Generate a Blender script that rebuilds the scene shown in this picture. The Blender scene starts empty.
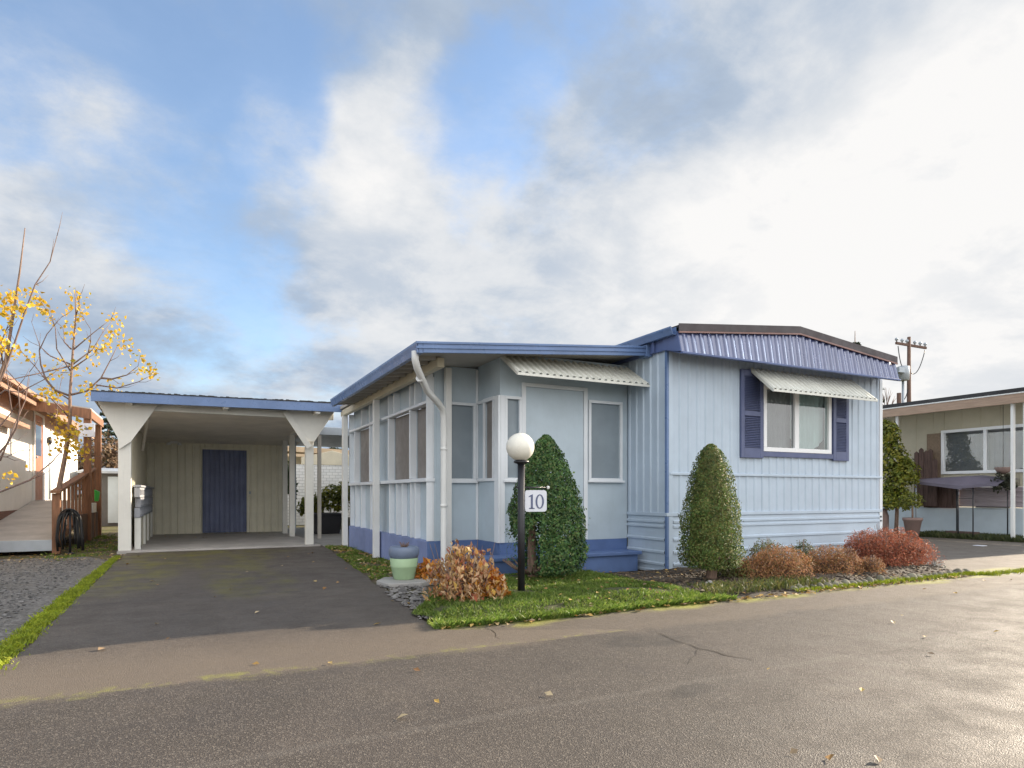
import bpy, bmesh, math, random
from mathutils import Vector, noise as mnoise
R = math.radians
rnd = random.Random(10)
S = bpy.context.scene
COL = S.collection

# ---------------------------------------------------------------- camera, sky, sun, exposure
CAM = Vector((-5.5926, -6.6062, 1.05)); YAW = R(26.657); FPX = 641.0; HZ = 494.0
cd = bpy.data.cameras.new("camera"); cam = bpy.data.objects.new("camera", cd); COL.objects.link(cam)
cam.location = CAM; cam.rotation_euler = (R(90), 0, -YAW)
cd.sensor_width = 36; cd.lens = FPX / 1024 * 36; cd.shift_y = (HZ - 384) / 1024
cd.clip_start = 0.05; cd.clip_end = 3000
S.camera = cam

SUN_EL = R(19.5); SUN_AZ = R(6.5)          # the sun stands along +X, a little behind the house
sdir = Vector((math.cos(SUN_AZ) * math.cos(SUN_EL), math.sin(SUN_AZ) * math.cos(SUN_EL), math.sin(SUN_EL)))
sl = bpy.data.lights.new("sun", 'SUN'); sl.energy = 5.0; sl.angle = R(0.6); sl.color = (1.0, 0.84, 0.64)
so = bpy.data.objects.new("sun", sl); COL.objects.link(so)
so.rotation_euler = sdir.to_track_quat('Z', 'Y').to_euler()
S.view_settings.view_transform = 'Standard'; S.view_settings.look = 'None'
S.view_settings.exposure = 1.14; S.view_settings.gamma = 1.0

uxv = Vector((math.cos(YAW), -math.sin(YAW), 0))      # camera right in world axes
fwd = Vector((math.sin(YAW), math.cos(YAW), 0))
def pdir(px, py):
    return (fwd + uxv * ((px - 512) / FPX) + Vector((0, 0, (HZ - py) / FPX))).normalized()

W = bpy.data.worlds.new("World"); S.world = W; W.use_nodes = True
nt = W.node_tree; nt.nodes.clear()
def N(t, tree=None, **kw):
    n = (tree or nt).nodes.new(t)
    for k, v in kw.items(): setattr(n, k, v)
    return n
def wmath(op, a, b=None, clamp=False):
    n = N('ShaderNodeMath', operation=op); n.use_clamp = clamp
    for i, v in enumerate((a, b)):
        if v is None: continue
        if isinstance(v, (int, float)): n.inputs[i].default_value = v
        else: nt.links.new(v, n.inputs[i])
    return n.outputs[0]
def wvec(op, a, b):
    n = N('ShaderNodeVectorMath', operation=op)
    for i, v in enumerate((a, b)):
        if isinstance(v, (tuple, list, Vector)): n.inputs[i].default_value = v
        else: nt.links.new(v, n.inputs[i])
    return n
tc = N('ShaderNodeTexCoord'); DIR = tc.outputs['Generated']
sep = N('ShaderNodeSeparateXYZ'); nt.links.new(DIR, sep.inputs[0])
zz = wmath('ADD', wmath('ABSOLUTE', sep.outputs[2]), 0.28)
cmb = N('ShaderNodeCombineXYZ')
nt.links.new(wmath('DIVIDE', sep.outputs[0], zz), cmb.inputs[0])
nt.links.new(wmath('DIVIDE', sep.outputs[1], zz), cmb.inputs[1])
def wnoise(vec, scale, detail, rough, off=(0, 0, 0), dist=0.0):
    a = wvec('ADD', vec, off)
    n = N('ShaderNodeTexNoise'); n.inputs['Scale'].default_value = scale; n.inputs['Detail'].default_value = detail
    n.inputs['Roughness'].default_value = rough; n.inputs['Distortion'].default_value = dist
    nt.links.new(a.outputs[0], n.inputs['Vector']); return n
def wmap(x, a, b, lo=0.0, hi=1.0):
    n = N('ShaderNodeMapRange', interpolation_type='SMOOTHSTEP')
    nt.links.new(x, n.inputs[0])
    for i, v in zip((1, 2, 3, 4), (a, b, lo, hi)): n.inputs[i].default_value = v
    return n.outputs[0]
warp = wnoise(DIR, 2.2, 4, 0.55)
wd = wvec('MULTIPLY', wvec('SUBTRACT', warp.outputs['Color'], (0.5, 0.5, 0.5)).outputs[0], (0.55, 0.55, 0.4))
WDIR = wvec('NORMALIZE', wvec('ADD', DIR, wd.outputs[0]).outputs[0], (0, 0, 0)).outputs[0]
def blob(px, py, r0, r1, gain, d=None):
    c = d if d is not None else pdir(px, py)
    dot = wvec('DOT_PRODUCT', WDIR, tuple(c)).outputs['Value']
    return wmap(dot, math.cos(R(r1)), math.cos(R(r0)), 0.0, gain)
def total(lst):
    t = lst[0]
    for x in lst[1:]: t = wmath('ADD', t, x)
    return t
# where the deck of cloud opens, and where it closes
opening = total([blob(480, 150, 1, 8, 0.26), blob(440, 90, 1, 8, 0.04), blob(95, 100, 1, 9, 0.20), blob(240, 110, 1, 10, 0.24),
                 blob(190, 310, 1, 9, 0.14), blob(590, 200, 1, 7, 0.16), blob(150, 190, 1, 8, 0.06), blob(560, 70, 1, 10, 0.12), blob(330, 60, 1, 8, 0.12), blob(40, 60, 1, 12, 0.10), blob(690, 90, 1, 9, 0.10), blob(230, 230, 1, 12, 0.10)])
closing = total([blob(390, 150, 1, 7, 0.18), blob(50, 200, 2, 12, 0.12), blob(310, 170, 1, 8, 0.10),
                 blob(940, 230, 6, 32, 0.30), blob(450, 290, 3, 20, 0.14), blob(430, 10, 1, 9, 0.08), blob(740, 50, 2, 14, 0.10)])
cn = wnoise(cmb.outputs[0], 2.3, 12, 0.66, (3.1, 1.7, 0.4), 0.18)
cov = wmath('ADD', wmath('SUBTRACT', wmath('ADD', cn.outputs['Fac'], closing), opening), 0.13)
dens = wmap(cov, 0.34, 0.70, 0.26, 1.0)
# lightness of the cloud: thin lit edges, grey bellies, the glow about the sun
bn = wnoise(cmb.outputs[0], 3.2, 12, 0.62, (7.3, 2.2, 5.1), 0.15)
bell = wmap(bn.outputs['Fac'], 0.33, 0.67)
glow = total([blob(900, 210, 2, 24, 0.42), blob(1010, 300, 2, 26, 0.20), blob(390, 150, 1, 8, 0.22), blob(470, 270, 2, 17, 0.24),
              blob(50, 190, 2, 11, 0.26), blob(310, 180, 1, 8, 0.18), blob(720, 290, 2, 16, 0.26), blob(880, 75, 1, 6, 0.12), blob(300, 340, 2, 14, 0.12)])
bright = wmath('ADD', wmath('MULTIPLY', bell, 0.34), wmath('ADD', glow, 0.20), True)
ramp = N('ShaderNodeValToRGB'); nt.links.new(bright, ramp.inputs[0])
e = ramp.color_ramp.elements; e[0].position = 0.0; e[0].color = (0.31, 0.395, 0.53, 1)
e[1].position = 1.0; e[1].color = (0.98, 0.97, 0.96, 1)
m = e.new(0.40); m.color = (0.47, 0.56, 0.69, 1)
m = e.new(0.7); m.color = (0.76, 0.79, 0.83, 1)
sky = N('ShaderNodeTexSky', sky_type='NISHITA'); sky.sun_disc = False
sky.sun_elevation = SUN_EL; sky.sun_rotation = math.atan2(sdir.x, sdir.y)
sky.air_density = 1.0; sky.dust_density = 0.4; sky.ozone_density = 2.5
bg1 = N('ShaderNodeBackground'); bg1.inputs[1].default_value = 0.13
nt.links.new(sky.outputs[0], bg1.inputs[0])
bg2 = N('ShaderNodeBackground'); aur = blob(0, 0, 2, 15, 12.0, sdir)                        # the bright haze round the sun, right of the picture
bk = wmap(sep.outputs[1], 0.15, -0.5, 0.0, 1.0)           # extra bright, warm sky added behind the camera to fill the shaded fronts
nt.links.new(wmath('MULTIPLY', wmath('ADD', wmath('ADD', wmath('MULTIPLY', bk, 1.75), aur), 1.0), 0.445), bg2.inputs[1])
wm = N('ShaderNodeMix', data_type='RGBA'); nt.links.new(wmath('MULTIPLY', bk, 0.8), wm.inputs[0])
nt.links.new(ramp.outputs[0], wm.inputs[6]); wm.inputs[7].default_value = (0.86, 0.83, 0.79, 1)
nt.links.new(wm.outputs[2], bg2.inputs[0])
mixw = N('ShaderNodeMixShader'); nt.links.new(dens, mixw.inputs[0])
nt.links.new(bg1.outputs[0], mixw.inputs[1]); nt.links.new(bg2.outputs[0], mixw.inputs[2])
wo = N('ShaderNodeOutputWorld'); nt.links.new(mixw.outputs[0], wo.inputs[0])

# ---------------------------------------------------------------- helpers
def at(px, py, y):                        # the point seen at a pixel on the upright plane Y = y
    t = (px - 512) / FPX; rx = t * uxv.x + fwd.x; ry = t * uxv.y + fwd.y
    d = (y - CAM.y) / ry
    return Vector((CAM.x + rx * d, y, CAM.z + (HZ - py) * d / FPX))
ORG = {}
class MB:
    def __init__(s): s.v = []; s.f = []; s.sm = []
    def face(s, pts, smooth=False):
        n = len(s.v); s.v += [tuple(p) for p in pts]; s.f.append(tuple(range(n, n + len(pts)))); s.sm.append(smooth)
    def box(s, x0, y0, z0, x1, y1, z1):
        x0, x1 = min(x0, x1), max(x0, x1); y0, y1 = min(y0, y1), max(y0, y1); z0, z1 = min(z0, z1), max(z0, z1)
        n = len(s.v)
        s.v += [(x0, y0, z0), (x1, y0, z0), (x1, y1, z0), (x0, y1, z0), (x0, y0, z1), (x1, y0, z1), (x1, y1, z1), (x0, y1, z1)]
        for q in ((0, 3, 2, 1), (4, 5, 6, 7), (0, 1, 5, 4), (1, 2, 6, 5), (2, 3, 7, 6), (3, 0, 4, 7)):
            s.f.append(tuple(n + i for i in q)); s.sm.append(False)
        return s
    def prism(s, poly, vec):              # a polygon (list of points) pushed along vec
        n = len(s.v); k = len(poly); vec = Vector(vec)
        s.v += [tuple(p) for p in poly] + [tuple(Vector(p) + vec) for p in poly]
        s.f.append(tuple(n + i for i in reversed(range(k)))); s.sm.append(False)
        s.f.append(tuple(n + k + i for i in range(k))); s.sm.append(False)
        for i in range(k):
            j = (i + 1) % k; s.f.append((n + i, n + j, n + k + j, n + k + i)); s.sm.append(False)
        return s
    def beam(s, a, b, w, h):              # a rectangular bar between two points
        a = Vector(a); b = Vector(b); d = (b - a).normalized()
        up = Vector((0, 0, 1)) if abs(d.z) < .95 else Vector((0, 1, 0))
        sd = d.cross(up).normalized(); up = sd.cross(d).normalized()
        poly = [a + sd * (w / 2) * i + up * (h / 2) * j for i, j in ((-1, -1), (1, -1), (1, 1), (-1, 1))]
        return s.prism(poly, b - a)
    def tube(s, pts, rad, seg=10, caps=True):
        pts = [Vector(p) for p in pts]; k = len(pts)
        if not isinstance(rad, (list, tuple)): rad = [rad] * k
        n = len(s.v); px = None
        for i, p in enumerate(pts):
            d = (pts[min(i + 1, k - 1)] - pts[max(i - 1, 0)]).normalized()
            if px is None: px = d.orthogonal().normalized()
            else: px = (px - d * px.dot(d)).normalized()
            py = d.cross(px)
            for a in range(seg):
                t = 2 * math.pi * a / seg
                s.v.append(tuple(p + (px * math.cos(t) + py * math.sin(t)) * rad[i]))
        for i in range(k - 1):
            for a in range(seg):
                b = (a + 1) % seg
                s.f.append((n + i * seg + a, n + i * seg + b, n + (i + 1) * seg + b, n + (i + 1) * seg + a)); s.sm.append(True)
        if caps:
            s.f.append(tuple(n + a for a in reversed(range(seg)))); s.sm.append(False)
            s.f.append(tuple(n + (k - 1) * seg + a for a in range(seg))); s.sm.append(False)
        return s
    def lathe(s, prof, c, seg=24):        # prof: list of (radius, z)
        n = len(s.v); k = len(prof)
        for r_, z in prof:
            for a in range(seg):
                t = 2 * math.pi * a / seg; s.v.append((c[0] + r_ * math.cos(t), c[1] + r_ * math.sin(t), c[2] + z))
        for i in range(k - 1):
            for a in range(seg):
                b = (a + 1) % seg
                s.f.append((n + i * seg + a, n + i * seg + b, n + (i + 1) * seg + b, n + (i + 1) * seg + a)); s.sm.append(True)
        s.f.append(tuple(n + a for a in reversed(range(seg)))); s.sm.append(False)
        s.f.append(tuple(n + (k - 1) * seg + a for a in range(seg))); s.sm.append(False)
        return s
    def ribs(s, p0, p1, z0, z1, pitch, depth, nrm, rib=.3, phase=0.0):   # upright sheet with raised ribs
        p0 = Vector(p0); p1 = Vector(p1); L = (p1 - p0).length; d = (p1 - p0) / L; nrm = Vector(nrm)
        ts = []; k = math.floor(-phase / pitch) - 1
        while k * pitch + phase < L + pitch:
            b = k * pitch + phase
            for off, h in ((0, 0), (rib * .28, 1), (rib * .72, 1), (rib, 0)):
                ts.append((b + off * pitch, h))
            k += 1
        ts = [q for q in ts if 0 < q[0] < L]; ts = [(0, 0)] + ts + [(L, 0)]
        for (a, ha), (b, hb) in zip(ts, ts[1:]):
            A = p0 + d * a + nrm * depth * ha; B = p0 + d * b + nrm * depth * hb
            s.face([(A.x, A.y, z0), (B.x, B.y, z0), (B.x, B.y, z1), (A.x, A.y, z1)])
        return s
    def build(s, name, mat, parent=None, bevel=0.0):
        me = bpy.data.meshes.new(name)
        o0 = ORG.get(parent.name, Vector()) if parent else Vector()
        me.from_pydata([(x - o0.x, y - o0.y, z - o0.z) for x, y, z in s.v], [], s.f)
        me.polygons.foreach_set('use_smooth', s.sm)
        me.materials.append(mat); me.update()
        o = bpy.data.objects.new(name, me); COL.objects.link(o)
        if parent: o.parent = parent
        ORG[o.name] = o0
        if bevel:
            b = o.modifiers.new('bevel', 'BEVEL'); b.width = bevel; b.segments = 2; b.limit_method = 'ANGLE'; b.angle_limit = R(40)
        return o
def tag(o, label, cat, group=None):
    o['label'] = label; o['category'] = cat
    if group: o['group'] = group
    return o
def kind(o, k): o['kind'] = k; return o
def thing(name, label, cat, loc, group=None):
    o = bpy.data.objects.new(name, None); COL.objects.link(o); o.location = loc; o.empty_display_size = .1
    ORG[o.name] = Vector(loc); return tag(o, label, cat, group)
def copy_tree(o, parent=None):
    c = o.copy(); COL.objects.link(c); c.parent = parent
    if parent is None: pass
    for ch in list(o.children): copy_tree(ch, c)
    return c
def bx(name, mat, parent, *a, bevel=.004): return MB().box(*a).build(name, mat, parent, bevel)

# ---------------------------------------------------------------- materials
def new_mat(name):
    m = bpy.data.materials.new(name); m.use_nodes = True
    t = m.node_tree; return m, t, t.nodes['Principled BSDF']
def node(t, ty, **kw):
    n = t.nodes.new(ty)
    for k, v in kw.items(): setattr(n, k, v)
    return n
def tnoise(t, vec, scale, detail=4, rough=.55):
    n = node(t, 'ShaderNodeTexNoise'); n.inputs['Scale'].default_value = scale; n.inputs['Detail'].default_value = detail
    n.inputs['Roughness'].default_value = rough; t.links.new(vec, n.inputs['Vector']); return n.outputs['Fac']
def tmap(t, x, a, b, lo=0., hi=1.):
    n = node(t, 'ShaderNodeMapRange', interpolation_type='SMOOTHSTEP'); t.links.new(x, n.inputs[0])
    for i, v in zip((1, 2, 3, 4), (a, b, lo, hi)): n.inputs[i].default_value = v
    return n.outputs[0]
def tmix(t, f, a, b):
    n = node(t, 'ShaderNodeMix', data_type='RGBA')
    if isinstance(f, float): n.inputs[0].default_value = f
    else: t.links.new(f, n.inputs[0])
    for i, v in ((6, a), (7, b)):
        if isinstance(v, tuple): n.inputs[i].default_value = (*v[:3], 1)
        else: t.links.new(v, n.inputs[i])
    return n.outputs[2]
def tmath(t, op, a, b):
    n = node(t, 'ShaderNodeMath', operation=op)
    for i, v in enumerate((a, b)):
        if isinstance(v, (int, float)): n.inputs[i].default_value = v
        else: t.links.new(v, n.inputs[i])
    return n.outputs[0]
def bumpit(t, b, h, strength, dist=.01, prev=None):
    n = node(t, 'ShaderNodeBump'); n.inputs['Strength'].default_value = strength; n.inputs['Distance'].default_value = dist
    t.links.new(h, n.inputs['Height'])
    if prev is not None: t.links.new(prev, n.inputs['Normal'])
    t.links.new(n.outputs[0], b.inputs['Normal']); return n.outputs[0]
def POS(t): return node(t, 'ShaderNodeNewGeometry').outputs['Position']
def paint(name, col, rough=.5, var=.10, dirt=.0, dirtcol=(.16, .15, .11), bump=.1, bscale=60, metal=0., streak=False):
    m, t, b = new_mat(name); p = POS(t)
    dk = tuple(c * (1 - var) for c in col); lt = tuple(min(1, c * (1 + var)) for c in col)
    c = tmix(t, tmap(t, tnoise(t, p, 2.3, 6, .6), .3, .7), dk, lt)
    vec = p
    if streak:
        mp = node(t, 'ShaderNodeMapping'); mp.inputs['Scale'].default_value = (9, 9, .7); t.links.new(p, mp.inputs[0]); vec = mp.outputs[0]
    if dirt: c = tmix(t, tmap(t, tnoise(t, vec, 2.6, 8, .68), .52, .80, 0, dirt), c, dirtcol)
    t.links.new(c, b.inputs['Base Color'])
    t.links.new(tmap(t, tnoise(t, p, 7, 5), .25, .75, max(.05, rough - .1), min(1, rough + .1)), b.inputs['Roughness'])
    b.inputs['Metallic'].default_value = metal
    if bump: bumpit(t, b, tnoise(t, p, bscale, 4), bump, .004)
    return m
def wood(name, col, rough=.75, var=.3, axis=(1, 12, 12), scale=3):
    m, t, b = new_mat(name); p = POS(t)
    mp = node(t, 'ShaderNodeMapping'); mp.inputs['Scale'].default_value = axis; t.links.new(p, mp.inputs[0])
    g = tnoise(t, mp.outputs[0], scale, 8, .65)
    c = tmix(t, tmap(t, g, .3, .7), tuple(x * (1 - var) for x in col), tuple(x * (1 + var) for x in col))
    t.links.new(c, b.inputs['Base Color']); b.inputs['Roughness'].default_value = rough
    bumpit(t, b, g, .3, .004); return m
def leafy(name, cols, rough=.55, trans=.25):
    m, t, b = new_mat(name)
    g = node(t, 'ShaderNodeNewGeometry'); r = node(t, 'ShaderNodeValToRGB'); t.links.new(g.outputs['Random Per Island'], r.inputs[0])
    el = r.color_ramp.elements
    el[0].color = (*cols[0], 1); el[1].color = (*cols[-1], 1)
    for i, c in enumerate(cols[1:-1]):
        e_ = el.new((i + 1) / (len(cols) - 1)); e_.color = (*c, 1)
    big = tmap(t, tnoise(t, g.outputs['Position'], 5.0, 4), .3, .7, .72, 1.25)
    mul = node(t, 'ShaderNodeVectorMath', operation='SCALE'); t.links.new(r.outputs[0], mul.inputs[0]); t.links.new(big, mul.inputs['Scale'])
    t.links.new(mul.outputs[0], b.inputs['Base Color']); b.inputs['Roughness'].default_value = rough
    tr = node(t, 'ShaderNodeBsdfTranslucent'); t.links.new(mul.outputs[0], tr.inputs[0])
    mx = node(t, 'ShaderNodeMixShader'); mx.inputs[0].default_value = trans
    t.links.new(b.outputs[0], mx.inputs[1]); t.links.new(tr.outputs[0], mx.inputs[2])
    t.links.new(mx.outputs[0], t.nodes['Material Output'].inputs[0]); return m
def glass(name, tint=(.9, .95, .95)):
    m, t, b = new_mat(name)
    tr = node(t, 'ShaderNodeBsdfTransparent'); tr.inputs[0].default_value = (*tint, 1)
    gl = node(t, 'ShaderNodeBsdfGlossy'); gl.inputs['Roughness'].default_value = .02
    fr = node(t, 'ShaderNodeFresnel'); fr.inputs[0].default_value = 1.5
    mx = node(t, 'ShaderNodeMixShader'); t.links.new(tmath(t, 'ADD', tmath(t, 'MULTIPLY', fr.outputs[0], 1.6), .06), mx.inputs[0])
    t.links.new(tr.outputs[0], mx.inputs[1]); t.links.new(gl.outputs[0], mx.inputs[2])
    t.links.new(mx.outputs[0], t.nodes['Material Output'].inputs[0]); return m

LB = (.445, .53, .625)                               # the house's pale blue paint
M_wall = paint('pale_blue_siding', LB, .42, .05, .30, (.36, .42, .43), .05, streak=True)
M_porch = paint('pale_blue_board', (.45, .53, .59), .6, .06, .30, (.36, .44, .46), .12, streak=True)
M_trimw = paint('white_trim', (.70, .73, .76), .5, .05, .12, (.42, .42, .40), .08, streak=True)
M_blue = paint('blue_paint', (.085, .12, .26), .42, .12, .12, (.10, .13, .22), .06)
M_bluesheen = paint('blue_sheet_metal', (.062, .082, .20), .32, .10, .1, (.12, .14, .2), .0, metal=.15)
_b = M_bluesheen.node_tree.nodes['Principled BSDF']; _b.inputs['Coat Weight'].default_value = 1.0; _b.inputs['Coat Roughness'].default_value = .18; _b.inputs['Coat IOR'].default_value = 1.9
M_bluefascia = paint('blue_gutter_paint', (.115, .185, .35), .32, .10, .12, (.16, .2, .3), .04)
M_shutter = paint('shutter_blue', (.085, .105, .205), .5, .1, .08, (.1, .12, .22), .05)
M_deck = paint('deck_blue', (.09, .15, .32), .6, .14, .3, (.15, .2, .3), .15)
M_skirtblue = paint('weathered_blue_board', (.19, .24, .43), .65, .12, .3, (.2, .22, .3), .15)
M_awn = paint('aged_white_metal', (.66, .66, .60), .4, .08, .35, (.33, .31, .24), .05)
M_cream = paint('cream_board', (.60, .55, .42), .7, .08, .2, (.3, .27, .2), .12)
M_soffit = paint('grey_soffit', (.42, .40, .36), .7, .08, .2, (.25, .23, .2), .08)
M_roofcap = paint('dark_roof_edge', (.055, .042, .045), .55, .2, .2, (.09, .08, .07), .1)
M_screen = paint('blue_grey_shade', (.23, .275, .31), .45, .08, .1, (.16, .2, .24), .0)
M_screen2 = paint('brown_grey_shade', (.20, .18, .165), .4, .10, .15, (.12, .1, .09), .0)
M_white = paint('white_paint', (.72, .72, .70), .55, .05, .12, (.45, .43, .38), .06, streak=True)
M_carport = paint('carport_white', (.68, .67, .62), .6, .06, .22, (.35, .33, .27), .1, streak=True)
M_shed = paint('shed_pale_panel', (.72, .68, .54), .55, .06, .16, (.34, .33, .24), .05, streak=True)
M_ceil = paint('carport_ceiling', (.74, .69, .60), .75, .08, .15, (.3, .28, .24), .05)
M_tar = paint('tar_roof', (.035, .035, .037), .9, .2, .3, (.07, .07, .065), .4)
M_shdoor = paint('blue_ribbed_door', (.115, .14, .25), .5, .14, .2, (.04, .05, .12), .05, streak=True)
M_block = paint('grey_block', (.33, .34, .37), .9, .1, .25, (.22, .22, .22), .35, bscale=120)
M_black = paint('black_metal', (.018, .018, .022), .4, .2, .1, (.05, .05, .05), .04)
M_rubber = paint('black_rubber', (.012, .012, .013), .5, .2, .2, (.06, .055, .05), .05)
M_globe = paint('opal_globe', (.80, .77, .68), .25, .04, .12, (.6, .55, .45), .0)
M_sign = paint('white_sign', (.66, .68, .74), .4, .05, .15, (.5, .5, .5), .0)
M_ink = paint('blue_black_ink', (.10, .12, .21), .5, .1, 0, bump=0)
M_pot = paint('pale_green_pot', (.36, .50, .30), .5, .08, .25, (.2, .24, .14), .08)
M_bowl = paint('slate_blue_bowl', (.15, .19, .27), .45, .12, .25, (.26, .28, .3), .08)
M_terra = paint('dusty_clay_pot', (.22, .15, .13), .8, .12, .3, (.3, .26, .22), .15)
M_soil = paint('dark_soil', (.034, .025, .017), .95, .35, .5, (.06, .045, .03), .8, bscale=35)
M_conc = paint('concrete', (.32, .31, .295), .85, .10, .35, (.2, .19, .17), .3, bscale=90)
M_concd = paint('carport_slab', (.36, .34, .32), .7, .12, .4, (.14, .12, .11), .2, bscale=90)
M_curt = paint('grey_curtain', (.26, .27, .28), .85, .12, .0, bump=.1)
M_curt2 = paint('pale_curtain', (.50, .62, .60), .85, .06, .0, bump=.1)
M_dark = paint('dark_interior', (.02, .02, .022), .9, .2)
M_vinyl = paint('window_vinyl', (.80, .81, .82), .35, .03, .05, (.6, .6, .6), .0)
M_glass = glass('window_glass')
M_lhouse = paint('warm_white_siding', (.80, .76, .70), .6, .04, .08, (.55, .5, .42), .08)
M_brown = wood('brown_trim', (.32, .19, .13), .65, .2, (10, 1, 10))
M_redwood = wood('stained_wood', (.22, .105, .055), .7, .28, (10, 10, 1.2))
M_rampw = paint('ramp_boards', (.46, .42, .38), .8, .12, .35, (.24, .21, .18), .25)
M_door = paint('brown_door', (.36, .16, .10), .45, .10, .1, (.2, .09, .06), .06)
M_bark = wood('grey_brown_bark', (.20, .13, .095), .85, .35, (8, 8, 2), 6)
M_twig = wood('twig_bark', (.17, .115, .095), .8, .3, (8, 8, 2), 6)
M_beige = paint('neighbour_beige', (.46, .42, .32), .7, .06, .15, (.3, .28, .2), .08)
M_beige2 = paint('neighbour_lap_siding', (.36, .31, .33), .7, .06, .15, (.25, .22, .22), .08)
M_skirtw = paint('neighbour_skirting', (.50, .57, .62), .6, .06, .2, (.35, .38, .38), .08)
M_fas = wood('neighbour_fascia', (.34, .24, .175), .7, .15, (10, 1, 10))
M_oldwood = wood('weathered_boards', (.10, .062, .052), .85, .35, (8, 8, 1))
M_tarp = paint('faded_purple_canvas', (.13, .115, .15), .7, .08, .2, (.18, .15, .2), .2)
M_galv = paint('galvanised_grey', (.38, .42, .46), .45, .1, .2, (.25, .27, .3), .05, metal=.3)
M_pole = wood('creosote_pole', (.13, .075, .055), .85, .3, (8, 8, 1))
M_tan = paint('tan_awning_roof', (.50, .38, .25), .7, .1, .2, (.35, .26, .18), .1)
M_green = paint('bright_green_plastic', (.05, .45, .06), .4, .1)

L_con = leafy('arborvitae_leaf', [(.035, .068, .012), (.065, .115, .020), (.105, .165, .03), (.15, .18, .04), (.19, .17, .05)], .62, .22)
L_con2 = leafy('spruce_leaf', [(.028, .075, .022), (.045, .115, .03), (.065, .15, .035), (.11, .20, .045), (.15, .16, .06)], .6, .22)
L_dry = leafy('dry_leaf', [(.26, .11, .06), (.42, .24, .11), (.60, .42, .24), (.36, .10, .06), (.56, .27, .05), (.62, .46, .28), (.55, .34, .06)], .65, .3)
L_or = leafy('orange_leaf', [(.55, .20, .02), (.62, .30, .04), (.45, .13, .03)], .55, .35)
L_redt = leafy('heath_red_leaf', [(.20, .085, .045), (.36, .16, .08), (.48, .25, .11), (.25, .16, .05), (.13, .08, .04)], .65, .3)
L_redb = leafy('barberry_red_leaf', [(.22, .055, .03), (.36, .095, .05), (.48, .17, .085), (.26, .10, .045), (.15, .06, .04)], .6, .3)
L_heg = leafy('heath_green_leaf', [(.06, .09, .02), (.10, .12, .03), (.16, .14, .04)], .6, .25)
L_gr = leafy('grass_blade', [(.07, .13, .016), (.12, .20, .025), (.17, .25, .04), (.25, .28, .07)], .55, .4)
L_moss = leafy('moss_tuft', [(.14, .19, .008), (.23, .29, .012), (.32, .34, .02)], .7, .2)
L_yel = leafy('yellow_leaf', [(.62, .36, .015), (.72, .46, .03), (.60, .40, .03), (.45, .40, .04)], .5, .4)
L_litter = leafy('fallen_leaf', [(.20, .10, .04), (.36, .20, .06), (.48, .32, .08), (.45, .36, .22), (.14, .08, .04)], .65, .1)
L_ever = leafy('laurel_leaf', [(.06, .085, .010), (.12, .15, .015), (.19, .20, .02), (.27, .24, .03)], .5, .3)
L_dkfir = leafy('fir_needles', [(.018, .035, .018), (.03, .05, .025), (.045, .065, .03)], .7, .1)
L_hedge = leafy('dry_hedge_leaf', [(.13, .075, .045), (.20, .12, .07), (.28, .18, .10), (.16, .11, .05)], .75, .2)
L_stone = leafy('grey_stone', [(.07, .068, .065), (.13, .12, .115), (.21, .20, .19), (.10, .09, .08)], .85, .0)
L_edge = paint('edging_stone', (.17, .16, .12), .9, .3, .95, (.17, .19, .02), .5, bscale=40)

# ---------------------------------------------------------------- ground
def sheet(name, pts, mat, z):
    return kind(MB_face([(x, y, z) for x, y in pts]).build(name, mat), 'structure')
def MB_face(pts):
    b = MB(); b.face(pts); return b

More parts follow.
